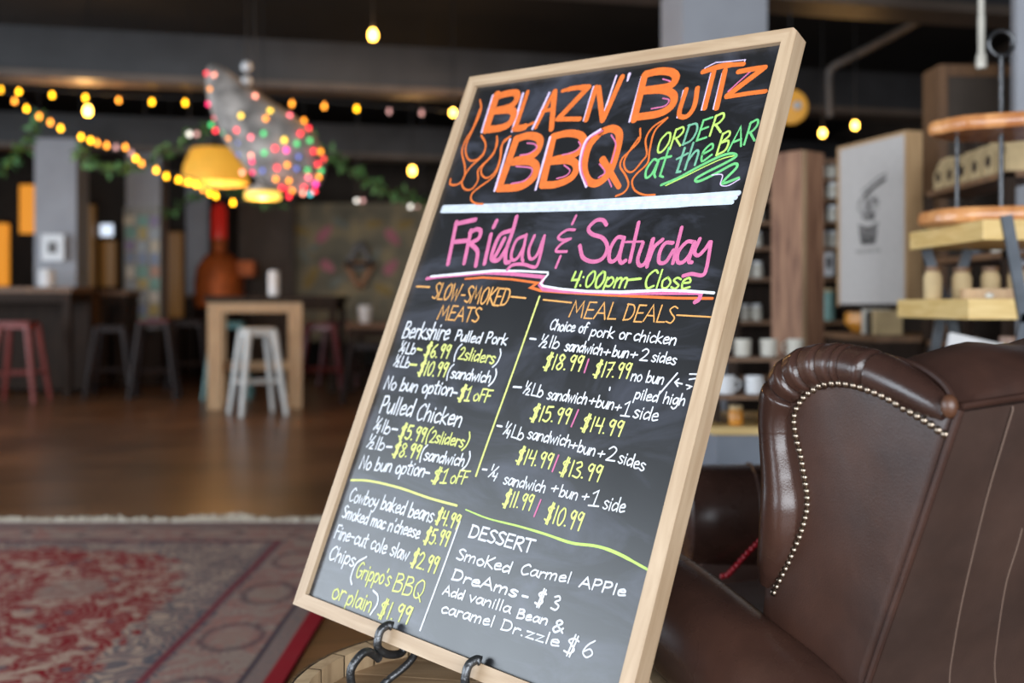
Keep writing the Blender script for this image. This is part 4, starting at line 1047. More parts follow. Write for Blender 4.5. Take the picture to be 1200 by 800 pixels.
MB().tube([(0.036 * math.cos(t), 0, 0.524 + 0.036 * math.sin(t)) for t in [2 * PI * k / 24 for k in range(24)]], 0.0058, 8, closed=True).build('ring', M['iron'], tier, smooth=True)
# things on the pine shelf
def jar(name, label, cat, loc, r, h, m, group=None, lid=None, lm=None):
    t = thing(name, label, cat, loc, 0, group)
    MB().lathe([(r * 0.92, 0), (r, 0.006), (r, h * 0.82), (r * 0.82, h * 0.93), (r * 0.8, h)], 20).build('body', m, t, smooth=True)
    if lid: MB().lathe([(r * 0.86, h), (r * 0.88, h + 0.003), (r * 0.88, h + lid), (0.0, h + lid + 0.001)], 20).build('lid', lm or m, t, smooth=True)
    return t
slb = MB()
n = 30; poly = [(0.165 * math.cos(2 * PI * k / n) * (1 + 0.06 * math.sin(4 * PI * k / n)), 0.075 * math.sin(2 * PI * k / n) * (1 + 0.08 * math.sin(3 * 2 * PI * k / n))) for k in range(n)]
slb.prism(poly, 0, 0.028, 'z')
o = slb.build('serving_board', M['table_wood']); o.location = (1.425, 2.88, 1.0165); tag(o, 'brown live edge serving board lying on the lower pine shelf', 'serving board')
for i, (x, y, r, h, lab) in enumerate([(1.245, 3.03, 0.026, 0.082, 'leftmost of the small kraft paper jars on the lower pine shelf'), (1.335, 3.04, 0.028, 0.080, 'second from left of the kraft paper jars on the lower pine shelf'), (1.425, 3.05, 0.027, 0.082, 'third from left of the kraft paper jars on the lower pine shelf'), (1.50, 3.04, 0.028, 0.085, 'rightmost of the kraft paper jars on the lower pine shelf')]):
    jar('kraft_jar', lab, 'jar', (x, y, 1.0165), r, h, M['kraft'], 'kraft jars on the lower pine shelf', 0.014, M['brown_wood'])
o = MB().ball((0, 0, 0.008), 0.010, 12, (1.2, 1, 0.8)).build('wooden_ball', M['cream'], smooth=True); o.location = (1.275, 2.735, 1.0165); tag(o, 'small pale wooden ball near the corner of the lower pine shelf', 'ball')
o = MB().lathe([(0.034, 0), (0.05, 0.006), (0.056, 0.016), (0.05, 0.012), (0.03, 0.008), (0, 0.008)], 24).build('small_dish', M['cream'], smooth=True); o.location = (1.465, 2.87, 1.045); tag(o, 'small cream dish on the brown serving board', 'dish')
cv = thing('leaning_picture', 'blank white canvas with wood edges leaning under the pine shelf', 'picture', (1.235, 2.79, 0.62))
Mt = Matrix.Rotation(R(-14), 4, 'X') @ Matrix.Rotation(R(13), 4, 'Y')
Mz = Matrix.Translation((0, 0, 0.022)) @ Mt
MB().box(-0.075, 0.075, 0.0, 0.018, 0.0, 0.28, 0, Mz).build('canvas', M['paper'], cv)
MB().box(0.075, 0.082, -0.001, 0.02, 0.0, 0.28, 0, Mz).build('edge', M['pine'], cv)
o = MB().lathe([(0.03, 0), (0.052, 0.04), (0.055, 0.13), (0.038, 0.19), (0.022, 0.25), (0.026, 0.29)], 20).build('vase', mat('mottled_brown_glaze', (0.10, 0.035, 0.015), 0.25, 0, 0, 14, c2=(0.42, 0.30, 0.24)), smooth=True); o.location = (1.415, 2.92, 0.6205); tag(o, 'mottled brown glazed vase standing under the pine shelf', 'vase')
o = MB().box(-0.013, 0.013, -0.06, 0.06, 0, 0.33).build('book', mat('yellow_cloth', (0.55, 0.47, 0.10), 0.7)); o.location = (1.515, 2.90, 0.6205); tag(o, 'yellow spined book standing upright beside the brown vase', 'book')

# ------------------------------------------------------------------ framed poster on a low dark cabinet
cab = thing('low_cabinet', 'low dark cabinet standing below the framed poster', 'cabinet', (1.58, 4.40, 0))
MB().box(0.0, 0.40, 0.0, 0.72, 0.06, 0.84).build('body', M['dark_wood'], cab)
MB().box(-0.015, 0.415, -0.02, 0.74, 0.84, 0.865).build('top', M['brown_wood'], cab)
for y0 in (0.02, 0.37):
    d = MB().box(-0.016, 0.0, y0, y0 + 0.33, 0.09, 0.82).build('door', M['dark_wood'], cab); MB().ball((-0.022, y0 + (0.29 if y0 < 0.1 else 0.04), 0.5), 0.01, 8).build('knob', M['iron'], d)
MB().box(0.02, 0.38, 0.02, 0.70, 0.0, 0.06).build('plinth', M['black'], cab)
ps = thing('framed_poster', 'white canvas poster with a black cup drawing, in a deep wood frame', 'poster', (1.732, 4.5, 0.992), R(16.1))
FW_, FH_ = 0.52, 0.775
MB().box(0.006, 0.075, 0.012, FW_ - 0.012, 0.012, FH_ - 0.014).build('canvas', M['canvas'], ps)
MB().box(0.0, 0.085, 0.0, 0.012, 0.0, FH_).build('frame_stile', M['table_wood'], ps); MB().box(0.0, 0.085, FW_ - 0.012, FW_, 0.0, FH_).build('frame_stile', M['table_wood'], ps)
MB().box(0.0, 0.085, 0.012, FW_ - 0.012, FH_ - 0.014, FH_).build('frame_rail', M['table_wood'], ps); MB().box(0.0, 0.085, 0.012, FW_ - 0.012, 0.0, 0.012).build('frame_rail', M['dark_wood'], ps)
pr_ = MB(); random.seed(11)
def pm(y, z): return (0.28 + (y - 0.235) * 1.55, 0.25 + (z - 0.18) * 1.12)
def pdot(y, z, ry, rz_):
    nn = 12; pr_.add([(0.0088, y + ry * math.cos(2 * PI * k / nn), z + rz_ * math.sin(2 * PI * k / nn)) for k in range(nn)], [list(range(nn))])
def pst(pts, w):
    P = catmull([(*pm(p[0], p[1]), 0) for p in pts], 5)
    for a, b in zip(P[:-1], P[1:]):
        d = (b - a); d.normalize(); nn = Vector((-d.y, d.x, 0)) * w / 2
        pr_.add([(0.0052, q.x, q.y) for q in (a - nn, a + nn, b + nn, b - nn)], [(0, 1, 2, 3)])
# y grows away from the viewer, so the drawing's right is small y; cup, flame-like hand and a small caption
cy0 = 0.235
for k in range(9): pst([(cy0 + 0.045 - k * 0.011, 0.285), (cy0 + 0.030 - k * 0.0075, 0.215)], 0.010)
pst([(cy0 + 0.05, 0.30), (cy0, 0.282), (cy0 - 0.05, 0.30)], 0.010)
for k in range(16):
    a = random.uniform(0, 2 * PI); pst([(cy0 + 0.055 * math.cos(a), 0.37 + 0.065 * math.sin(a)), (cy0 + random.uniform(-0.04, 0.04), 0.36 + random.uniform(-0.05, 0.05)), (cy0 + 0.05 * math.cos(a + 1.2), 0.37 + 0.06 * math.sin(a + 1.2))], 0.0035)
pst([(cy0 + 0.02, 0.42), (cy0 - 0.04, 0.455), (cy0 - 0.085, 0.475)], 0.018); pst([(cy0 + 0.03, 0.44), (cy0 - 0.05, 0.485), (cy0 - 0.09, 0.495)], 0.006)
for k in range(8): pst([(cy0 + 0.055 - k * 0.0155, 0.196), (cy0 + 0.055 - k * 0.0155, 0.178)], 0.005); pst([(cy0 + 0.060 - k * 0.0155, 0.187), (cy0 + 0.052 - k * 0.0155, 0.188)], 0.004)
pr_.build('printed_drawing', M['black'], ps, label='black cup drawing')
o = thing('amber_bowl', 'round amber glazed bowl on the low cabinet under the poster', 'bowl', (1.68, 4.86, 0.866))
MB().lathe([(0.05, 0), (0.062, 0.006), (0.10, 0.05), (0.095, 0.095), (0.085, 0.10), (0.088, 0.05), (0, 0.02)], 24).build('body', M['amber'], o, smooth=True)
for i, (y, w, h, m, lab) in enumerate([(4.70, 0.035, 0.115, 'cream', 'cream spined book next to the amber bowl on the low cabinet'), (4.63, 0.030, 0.105, 'dark_metal', 'dark spined book between cream and tan books on the low cabinet'), (4.56, 0.05, 0.110, 'kraft', 'tan box at the near end of the low cabinet')]):
    o = MB().box(-0.06, 0.06, -w / 2, w / 2, 0, h, 0.002).build('book' if i < 2 else 'box', M[m]); o.location = (1.67, y, 0.866); tag(o, lab, 'book' if i < 2 else 'box')

# ------------------------------------------------------------------ tall cupboard, hanging shelf of kraft bags
cup = thing('tall_cupboard', 'tall dark brown cupboard with a wood edge behind the tiered stand', 'cupboard', (2.215, 5.32, 0))
MB().box(0.045, 0.50, 0.0, 0.2, 0.05, 2.24).build('body', mat('dark_brown_panel', (0.060, 0.042, 0.030), 0.6, 0, 0.15, 5), cup)
MB().box(0.0, 0.045, -0.012, 0.2, 0.0, 2.245).build('side_panel', M['brown_wood'], cup)
MB().box(0.045, 0.50, -0.012, 0.01, 2.185, 2.245).build('cornice', M['brown_wood'], cup); MB().box(0.045, 0.50, -0.006, 0.02, 0.0, 0.06).build('plinth', M['black'], cup)
rk = thing('bag_rack', 'brown open rack of kraft bags standing in front of the tall cupboard', 'rack', (1.75, 3.62, 0))
for z in (1.475, 1.19, 0.85, 0.45): MB().box(0.0, 0.19, 0.0, 0.74, z - 0.022, z).build('shelf_board', M['brown_wood'], rk)
for y in (0.0, 0.70):
    for x in (0.17,): MB().box(x, x + 0.03, y, y + 0.04, 0.0, 1.72).build('upright', M['dark_wood'], rk)
    MB().box(0.0, 0.03, y, y + 0.04, 0.0, 1.47).build('upright', M['dark_wood'], rk)
def bag(loc, w, d, h, lab, grp, m='kraft'):
    t = thing('kraft_bag', lab, 'bag', loc, 0, grp)
    b = MB(); vs = [(sx * d / 2, sy * w / 2, 0) for sx, sy in ((-1, -1), (1, -1), (1, 1), (-1, 1))] + [(sx * d / 2 * 1.04, sy * w / 2 * 1.03, h * 0.5) for sx, sy in ((-1, -1), (1, -1), (1, 1), (-1, 1))] + [(sx * d * 0.2, sy * w / 2, h * 0.93) for sx, sy in ((-1, -1), (1, -1), (1, 1), (-1, 1))]
    fs = [(0, 1, 2, 3)] + [(i * 4 + k, i * 4 + (k + 1) % 4, (i + 1) * 4 + (k + 1) % 4, (i + 1) * 4 + k) for i in range(2) for k in range(4)] + [(8, 9, 10, 11)]
    b.add(vs, fs).build('body', M[m], t)
    MB().box(-d * 0.14, d * 0.14, -w / 2 * 1.02, w / 2 * 1.02, h * 0.92, h, 0.002).build('folded_top', M[m], t)
    MB().ball((-d / 2 * 1.03, 0, h * 0.42), 0.001, 10, (3, w * 280, w * 280)).build('label_patch', M['dark_metal'], t, label='round dark label')
    return t
ords = ['farthest', 'second farthest', 'third farthest', 'fourth farthest', 'fifth farthest', 'nearest']
for i in range(6):
    hh = [0.135, 0.125, 0.128, 0.13, 0.14, 0.20][i]
    bag((1.815, 4.27 - i * 0.112, 1.4755), 0.085, 0.075, hh, '%s of the pale kraft bags in a row on the rack' % ords[i], 'kraft bags on the rack')
jar('glass_jar', 'pale glass jar on the second shelf of the bag rack', 'jar', (1.80, 3.78, 1.1905), 0.03, 0.10, M['cream'], None, 0.015, M['steel'])
jar('tin_canister', 'dark tin canister on the second shelf of the bag rack', 'canister', (1.80, 3.95, 1.1905), 0.034, 0.11, M['steel'], None, 0.012, M['black'])

# ------------------------------------------------------------------ reclaimed post and apothecary shelves
post = tag(MB().box(-0.077, 0.077, -0.077, 0.077, 0.0, 1.632, 0.004).build('wooden_post', [M['old_wood']]), 'thick reclaimed wood post between the shelves, left of the poster', 'post')
post.location = (1.194, 4.28, 0); post.rotation_euler = (0, 0, R(38))
lit_edge = MB().box(-0.074, -0.046, -0.0782, -0.076, 0.0, 1.63).build('sapwood_strip', M['pale_wood'], post, label='pale sapwood strip')  # strip of light along the post, put into the colour
ap = thing('apothecary_shelf', 'dark shelf unit of small white jars behind the reclaimed wood post', 'shelf', (1.215, 5.45, 0))
for z in (0.30, 0.62, 0.915, 1.145, 1.309, 1.445, 1.568, 1.677): MB().box(0.0, 0.56, 0.0, 0.24, z - 0.02, z).build('shelf_board', M['brown_wood'], ap)
for x in (-0.025, 0.56): MB().box(x, x + 0.025, 0.0, 0.24, 0.0, 1.75).build('side_panel', M['dark_wood'], ap)
MB().box(0.0, 0.56, 0.24, 0.252, 0.0, 1.75).build('back_panel', M['dark_wood'], ap); MB().box(-0.025, 0.585, -0.008, 0.25, 1.75, 1.775).build('top', M['brown_wood'], ap)
jt = jar('white_jar', 'x', 'jar', (0, 0, 0), 0.022, 0.055, M['cream'], 'white jars on the apothecary shelves', 0.012, M['white'])
lv = {0.915: 'bottom', 1.145: 'second', 1.309: 'third', 1.445: 'fourth', 1.568: 'fifth', 1.677: 'top'}
firstj = True
for z, nm_ in lv.items():
    for k, (x, side) in enumerate([(0.035, 'leftmost white jar'), (0.105, 'second white jar from the left'), (0.45, 'second white jar from the right'), (0.515, 'rightmost white jar')]):
        if (z == 1.145 and k == 3) or (z == 0.915 and k >= 2): continue
        j = jt if firstj else copy_tree(jt); firstj = False
        j.location = (1.215 + x, 5.45 + 0.05 + 0.02 * ((k * 7 + int(z * 100)) % 3), z + 0.0005)
        if z == 0.915: j.scale = (1.4, 1.4, 1.3)
        j['label'] = '%s on the %s jar shelf behind the wooden post' % (side, nm_)
# bits beside the post
cd = thing('sign_card', 'small white sign card standing right of the wooden post', 'sign', (1.70, 5.50, 1.1455))
MB().box(-0.028, 0.028, -0.004, 0.004, 0, 0.138).build('card', M['paper'], cd); MB().box(-0.012, 0.012, -0.0055, -0.004, 0.05, 0.11).build('print', M['dark_metal'], cd)
MB().box(-0.028, 0.028, -0.012, 0.018, 0, 0.008).build('foot', M['dark_wood'], cd)
tb = thing('teal_canister', 'tall pale teal canister with a tan lid beside the wooden post', 'canister', (1.705, 5.52, 0.9155))
MB().lathe([(0.034, 0), (0.036, 0.005), (0.036, 0.150), (0.033, 0.155)], 20).build('body', mat('pale_teal', (0.22, 0.38, 0.34), 0.5, 0, 0.1, 20), tb, smooth=True); MB().lathe([(0.037, 0.155), (0.037, 0.172), (0, 0.174)], 20).build('lid', M['kraft'], tb, smooth=True)
# low display table in front of it
dt = thing('display_table', 'low grey blue display table with a wooden top behind the leather chaise', 'table', (0.72, 3.60, 0))
MB().box(0.0, 0.50, 0.0, 0.50, 0.05, 0.545).build('body', M['grey_blue'], dt); MB().box(-0.02, 0.52, -0.02, 0.52, 0.545, 0.572).build('top', M['pine'], dt); MB().box(0.02, 0.48, 0.02, 0.48, 0, 0.05).build('plinth', M['black'], dt)
rs = thing('tabletop_riser', 'two tier brown riser of mugs and jars on the display table', 'riser', (0.74, 3.70, 0.5725))
MB().box(0.0, 0.42, 0.0, 0.28, 0.085, 0.10).build('shelf_board', M['brown_wood'], rs); MB().box(0.0, 0.42, 0.12, 0.28, 0.215, 0.23).build('shelf_board', M['brown_wood'], rs)
for x in (0.0, 0.405): MB().box(x, x + 0.015, 0.0, 0.28, 0.0, 0.085).build('side_panel', M['dark_wood'], rs); MB().box(x, x + 0.015, 0.13, 0.28, 0.10, 0.215).build('side_panel', M['dark_wood'], rs)
def mug(loc, lab, m, grp, rz=0):
    t = thing('mug', lab, 'mug', loc, rz, grp)
    MB().lathe([(0.026, 0), (0.031, 0.004), (0.033, 0.066), (0.030, 0.066), (0.027, 0.008), (0, 0.007)], 18).build('body', m, t, smooth=True)
    MB().tube([(0.031, 0, 0.052), (0.046, 0, 0.050), (0.050, 0, 0.035), (0.044, 0, 0.020), (0.031, 0, 0.016)], 0.004, 6).build('handle', m, t, smooth=True)
    return t
for i in range(4): mug((0.785 + i * 0.10, 3.75, 0.6735), '%s of the white mugs on the middle step of the riser' % ['leftmost', 'second from left', 'third from left', 'rightmost'][i], M['white'], 'white mugs on the riser', 0.6 * i)
for i in range(4): mug((0.775 + i * 0.10, 3.89, 0.8035), '%s of the cream mugs on the top step of the riser' % ['leftmost', 'second from left', 'third from left', 'rightmost'][i], M['cream'], 'cream mugs on the riser', 0.9 * i)
for i in range(3): jar('honey_jar', '%s of the amber jars on the display table below the riser shelves' % ['leftmost', 'middle', 'rightmost'][i], 'jar', (0.80 + i * 0.11, 3.66, 0.5725), 0.026, 0.055, M['amber'], 'amber jars on the display table', 0.012, M['kraft'])

# ------------------------------------------------------------------ pillars, pipe, hanging rod
def pillar(n, px, Y, w, top=2.9):
    c = at(px, HOR, Y)
    o = MB().box(-w / 2, w / 2, 0.0, w, 0.0, top).build('trim_%d' % n, M['pillar'], kind='structure')
    o.location = (c.x, Y, 0); o.rotation_euler = (0, 0, TH * 0.5)
    if n < 7: MB().box(-w / 2 - 0.012, w / 2 + 0.012, -0.012, w + 0.012, 0.0, 0.80).build('cladding', M['dark_wood'], o)  # added dark sleeve standing in for the dark behind tables and stools
    return o
pillar(4, 65, 11.7, 0.46)
pillar(5, 168, 12.8, 0.42)
pillar(6, 231, 15.4, 0.33)
pillar(7, 850, 5.9, 0.50)
pl8 = MB().box(0.0, 0.5, 0.0, 0.10, 0.0, 2.9).build('trim_8', M['pillar'], kind='structure'); pl8.location = (2.275, 4.62, 0); pl8.rotation_euler = (0, 0, R(-14))
pipe = MB().tube(catmull([at(973, 137, 8.95), at(972, 110, 8.95), at(972, 86, 8.95), at(978, 77, 8.9), at(992, 70, 8.8), at(1040, 45, 8.3), at(1095, 14, 7.6)], 5), 0.033, 10)
tag(pipe.build('conduit_pipe', M['galv'], smooth=True), 'bent grey conduit pipe running along the dark ceiling beams', 'pipe')
hr = thing('hanging_rod', 'white hanging rod with a thicker end, above the tiered stand', 'rod', at(1150, 80, 4.0))
MB().tube([(0, 0, 0.02), (0, 0, CEIL - at(1150, 80, 4.0).z)], 0.011, 10).build('rod', M['cream'], hr); MB().lathe([(0.018, 0), (0.020, 0.01), (0.018, 0.05), (0.012, 0.06), (0.013, 0.2)], 14).build('end_cap', M['cream'], hr, smooth=True)
# papered pillar: posters pasted round it
col_ = thing('pasted_collage', 'patchwork of colourful stickers and cards pasted on the middle grey pillar', 'collage', (at(168, HOR, 12.66).x, 12.62, 1.0))
random.seed(21)
ci = 0
cols = [(0.50, 0.42, 0.30), (0.20, 0.24, 0.34), (0.42, 0.22, 0.14), (0.16, 0.30, 0.24), (0.55, 0.50, 0.42), (0.40, 0.30, 0.10), (0.24, 0.18, 0.30), (0.32, 0.34, 0.36)]
cm_ = [mat('sticker_%s' % 'abcdefgh'[i], c, 0.5, 0, 0.2, 30) for i, c in enumerate(cols)]
back = MB().box(-0.225, 0.225, 0.0, 0.012, -0.30, 1.20).build('backing', mat('collage_backing', (0.26, 0.25, 0.22), 0.6, 0, 0.35, 9), col_)
for r in range(9):
    for c in range(3):
        w = random.uniform(0.09, 0.14); h = random.uniform(0.11, 0.16); x = -0.15 + c * 0.15 + random.uniform(-0.01, 0.01); z = -0.22 + r * 0.157 + random.uniform(-0.01, 0.01)
        b = MB(); b.box(x - w / 2, x + w / 2, -0.003, 0.0, z - h / 2, z + h / 2); b.build('sticker', cm_[(r * 5 + c * 3 + r * c) % 8], col_)
# two paper notices on the left pillar
nz_ = thing('pillar_notice', 'square white framed notice on the left grey pillar', 'notice', at(62, 290, 11.6))
MB().box(-0.125, 0.125, -0.01, 0.02, -0.15, 0.15).build('frame', M['white'], nz_); MB().box(-0.055, 0.055, -0.014, -0.01, -0.065, 0.065).build('print', M['galv'], nz_)
o = MB().lathe([(0.06, 0), (0.085, 0.01), (0.085, 0.17), (0.07, 0.20)], 20).build('white_crock', M['white'], smooth=True)

# ------------------------------------------------------------------ bar tables and stools
def bar_table(name, label, px0, px1, Y, zt, dep, leg, m_top, m_leg, apron=True, stretch=False, rz=0.0, th=0.06, dark_sheet=False):
    x0, x1 = at(px0, 0, Y).x, at(px1, 0, Y).x; W = x1 - x0
    t = thing(name, label, 'table', (x0, Y, 0), rz)
    MB().box(-0.03, W + 0.03, -0.03, dep + 0.03, zt - th, zt, 0.004).build('tabletop', m_top, t)
    for x in (0, W - leg):
        for y in (0, dep - leg): MB().box(x, x + leg, y, y + leg, 0, zt - th, 0.004).build('leg', m_leg, t)
    if apron:
        for y in (0.0, dep - leg * 0.6): MB().box(leg, W - leg, y, y + leg * 0.6, zt - th - 0.10, zt - th).build('apron', m_leg, t)
        for x in (leg * 0.2, W - leg * 0.8): MB().box(x, x + leg * 0.6, leg, dep - leg, zt - th - 0.10, zt - th).build('apron', m_leg, t)
    if stretch:
        for y in (dep - leg * 0.7,): MB().box(leg, W - leg, y, y + leg * 0.5, 0.32, 0.42).build('stretcher', m_leg, t)
        for x in (leg * 0.2, W - leg * 0.7): MB().box(x, x + leg * 0.5, leg, dep - leg, 0.32, 0.42).build('stretcher', m_leg, t)
    if dark_sheet: MB().box(leg, W - leg, dep - leg, dep - leg * 0.7, 0.05, zt - th - 0.10).build('back_panel', M['dark_wood'], t)  # added dark panel standing in for the dark under the table
    return t
bar_table('bar_table', 'tall oak framed table with a dark top, left of the chalkboard', 243, 352, 9.72, 1.085, 0.85, 0.135, M['dark_wood'], M['table_wood'], True, True, TH)
bar_table('bar_table', 'long dark bar table in front of the leftmost grey pillar', -190, 82, 11.0, 1.19, 0.60, 0.075, M['brown_wood'], M['dark_wood'], True, dark_sheet=True)
bar_table('bar_table', 'dark bar table between the two grey pillars on the left', 120, 148, 12.2, 1.17, 0.40, 0.05, M['brown_wood'], M['dark_wood'], True, dark_sheet=True)
bar_table('bar_table', 'dark bar table just right of and behind the oak framed table', 330, 393, 11.6, 1.10, 0.7, 0.07, M['dark_wood'], M['dark_wood'], True)
bar_table('low_table', 'low dark table with a white cup, beside the left edge of the chalkboard', 408, 500, 11.6, 0.79, 0.8, 0.07, M['brown_wood'], M['dark_wood'], True)
cpb = thing('wooden_cabinet', 'narrow brown wooden cabinet between the bar tables on the left', 'cabinet', (at(82, 0, 12.0).x, 12.0, 0))
MB().box(0, 0.24, 0, 0.4, 0.05, 1.12).build('body', M['brown_wood'], cpb); MB().box(-0.01, 0.25, -0.01, 0.41, 1.12, 1.15).build('top', M['dark_wood'], cpb); MB().box(0.01, 0.23, 0.02, 0.4, 0, 0.05).build('plinth', M['black'], cpb)
d_ = MB().box(0.02, 0.22, -0.015, 0.0, 0.10, 1.06).build('door', M['brown_wood'], cpb); MB().ball((0.19, -0.022, 0.6), 0.012, 8).build('knob', M['iron'], d_)
def stool(label, px, Y, rz, m, h=0.80, ms=None, group=None, w=0.155, sp=0.235):
    t = thing('bar_stool', label, 'stool', (at(px, 0, Y).x, Y, 0), rz, group)
    MB().box(-w, w, -w, w, h - 0.028, h, 0.012).build('seat', ms or m, t, smooth=True)
    MB().box(-w + 0.012, w - 0.012, -w + 0.012, w - 0.012, h - 0.075, h - 0.028, 0.004).build('seat_apron', m, t)
    for sx in (-1, 1):
        for sy in (-1, 1):
            MB().tube([(sx * sp, sy * sp, 0.0), (sx * (w - 0.02), sy * (w - 0.02), h - 0.03)], [0.024, 0.036], 8).build('leg', m, t, smooth=True)
    k = 0.30 / h; q = sp + (w - 0.02 - sp) * k
    for a, b in (((-q, -q), (q, -q)), ((q, -q), (q, q)), ((q, q), (-q, q)), ((-q, q), (-q, -q))): MB().tube([(*a, 0.30), (*b, 0.30)], 0.011, 8).build('rung', m, t)
    return t
stool('white metal bar stool in front of the oak framed table', 302, 9.35, R(30), M['white_metal'], 0.79, None, None, 0.135, 0.205)
stool('pale teal bar stool pushed behind the oak framed table', 268, 10.98, R(10), M['teal_metal'], 0.82)
stool('red brown bar stool standing under the long bar table at far left', 22, 10.6, R(5), M['red_metal'], 0.83)
stool('dark bar stool with a teal seat under the long bar table at far left', 54, 11.9, R(10), M['dark_metal'], 0.86, M['teal_metal'])
stool('maroon bar stool in front of the dark table, right of the oak framed table', 376, 11.1, R(10), M['maroon_metal'], 0.80)
stool('dark bar stool left of the pasted pillar', 132, 11.1, R(10), M['dark_metal'], 0.78)
stool('dark bar stool in front of the pasted pillar', 182, 10.9, R(12), M['dark_metal'], 0.84, M['maroon_metal'])
stool('dark bar stool right of the pasted pillar, near the copper still', 222, 12.2, R(12), M['dark_metal'], 0.82)
stool('dark bar stool at the low table beside the chalkboard', 428, 10.5, R(10), M['dark_metal'], 0.62)
stool('maroon bar stool tucked behind the maroon stool beside the oak framed table', 396, 12.9, R(10), M['maroon_metal'], 0.80)
o.location = (at(55, 0, 11.2).x, 11.2, 1.1905); tag(o, 'white crock standing on the long bar table by the left pillar', 'crock')
cnn = thing('white_canister', 'tall white canister standing on the oak framed table', 'canister', (at(321, 0, 9.95).x, 9.95, 1.0855))
MB().lathe([(0.048, 0), (0.054, 0.005), (0.054, 0.21), (0.048, 0.22)], 18).build('body', M['white'], cnn, smooth=True); MB().lathe([(0.05, 0.22), (0.05, 0.245), (0, 0.247)], 18).build('lid', M['white'], cnn, smooth=True)
t = thing('white_cup', 'white cup standing on the low dark table beside the chalkboard', 'cup', (at(428, 0, 11.8).x, 11.8, 0.7905))
MB().lathe([(0.055, 0), (0.065, 0.005), (0.082, 0.19), (0.078, 0.19), (0.06, 0.01), (0, 0.008)], 18).build('body', M['white'], t, smooth=True); MB().lathe([(0.084, 0.19), (0.084, 0.20), (0.0, 0.205)], 18).build('lid', M['white'], t, smooth=True)

# ------------------------------------------------------------------ back of the room: panels, amber lamps, mural, still
mu, mt_, mb_ = nt('leaf_mural_paint')
tcn = mt_.nodes.new('ShaderNodeTexCoord'); n1 = mt_.nodes.new('ShaderNodeTexNoise'); n1.inputs['Scale'].default_value = 2.4; n1.inputs['Detail'].default_value = 4
rp1 = mt_.nodes.new('ShaderNodeValToRGB'); e = rp1.color_ramp.elements
e[0].position = 0.30; e[0].color = (0.11, 0.10, 0.068, 1); e[1].position = 0.72; e[1].color = (0.40, 0.30, 0.15, 1); q = e.new(0.5); q.color = (0.20, 0.17, 0.11, 1)
mt_.links.new(tcn.outputs['Object'], n1.inputs['Vector']); mt_.links.new(n1.outputs['Fac'], rp1.inputs[0]); mt_.links.new(rp1.outputs[0], mb_.inputs['Base Color']); mb_.inputs['Roughness'].default_value = 0.7
Yb = 15.2
ml = thing('painted_mural', 'olive wall mural of loose pink and yellow leaves on the far wall', 'mural', at(345, 357, Yb))
def wv(px, py): p = at(px, py, Yb) - at(345, 357, Yb); return (p.x, p.z)
a_, b_ = wv(345, 238), wv(545, 400)
MB().box(a_[0], b_[0], 0, 0.05, b_[1], a_[1]).build('panel', mu, ml)
lf = {'pink': mat('leaf_pink', (0.48, 0.16, 0.19), 0.7, 0, 0.15, 5), 'ochre': mat('leaf_ochre', (0.30, 0.20, 0.06), 0.7, 0, 0.15, 5), 'sage': mat('leaf_sage', (0.20, 0.21, 0.17), 0.7, 0, 0.15, 5)}
for px_, py_, ang, ln, wd, c in [(380,274,50,26,12,'pink'),(384,312,-40,20,12,'pink'),(460,278,-50,24,12,'pink'),(458,313,50,22,12,'pink'),(352,270,-20,26,10,'ochre'),(365,325,60,30,12,'ochre'),(440,262,10,22,8,'ochre'),(357,300,-50,24,6,'sage'),(440,300,60,24,8,'sage'),(395,330,30,22,9,'sage'),(476,262,20,22,10,'ochre'),(400,262,-30,22,8,'sage'),(450,340,-30,26,10,'ochre'),(475,335,70,24,10,'sage'),(368,290,20,16,8,'sage')]:
    cx0, cz0 = wv(px_, py_); k = Yb / FPX; A = R(ang); b = MB(); pts = []
    for j in range(14):
        tt = 2 * PI * j / 14; lx = math.cos(tt) * ln / 2 * k; lz = math.sin(tt) * wd / 2 * k * (1 - 0.3 * math.cos(tt)); pts.append((cx0 + lx * math.cos(A) - lz * math.sin(A), cz0 + lx * math.sin(A) + lz * math.cos(A)))
    b.prism(pts, -0.006, 0.0, 'y'); b.build('painted_leaf', lf[c], ml, label={'pink': 'pink leaf', 'ochre': 'ochre leaf', 'sage': 'grey green leaf'}[c])
dm = thing('diamond_ornament', 'diamond shaped wooden ornament hanging on the leaf mural', 'ornament', at(421, 311, Yb - 0.10))
k = (Yb - 0.1) / FPX
for pts, m, nm_ in (([(-15, 0), (0, 27), (15, 0)], 'grey_blue', 'upper_frame'), ([(-16, 2), (0, -27), (16, 2)], 'brown_wood', 'lower_frame')):
    b = MB()
    for p, q2 in ((0, 1), (1, 2), (2, 0)): b.bar((pts[p][0] * k, 0, pts[p][1] * k), (pts[q2][0] * k, 0, pts[q2][1] * k), 0.05, 0.075)
    b.build(nm_, mat('orange_stained_wood', (0.34, 0.13, 0.03), 0.5) if m == 'brown_wood' else M['galv'], dm)
MB().box(-0.03, 0.03, 0.02, 0.09, -0.05, 0.05).build('bracket', M['iron'], dm)
cw = MB(); x0, x1 = at(282, 0, 15.0).x, at(344, 0, 15.0).x; nn = 14
for i in range(nn): cw.tube([(x0 + (x1 - x0) * i / nn, 15.0, 0), (x0 + (x1 - x0) * i / nn, 15.0, 2.6)], 0.035, 8)
cw.box(x0 - 0.03, x1, 15.02, 15.06, 0, 2.6)
cw.build('trim_9', mat('corrugated_iron', (0.115, 0.088, 0.072), 0.55, 0.2, 0.2, 3), smooth=True, kind='structure')
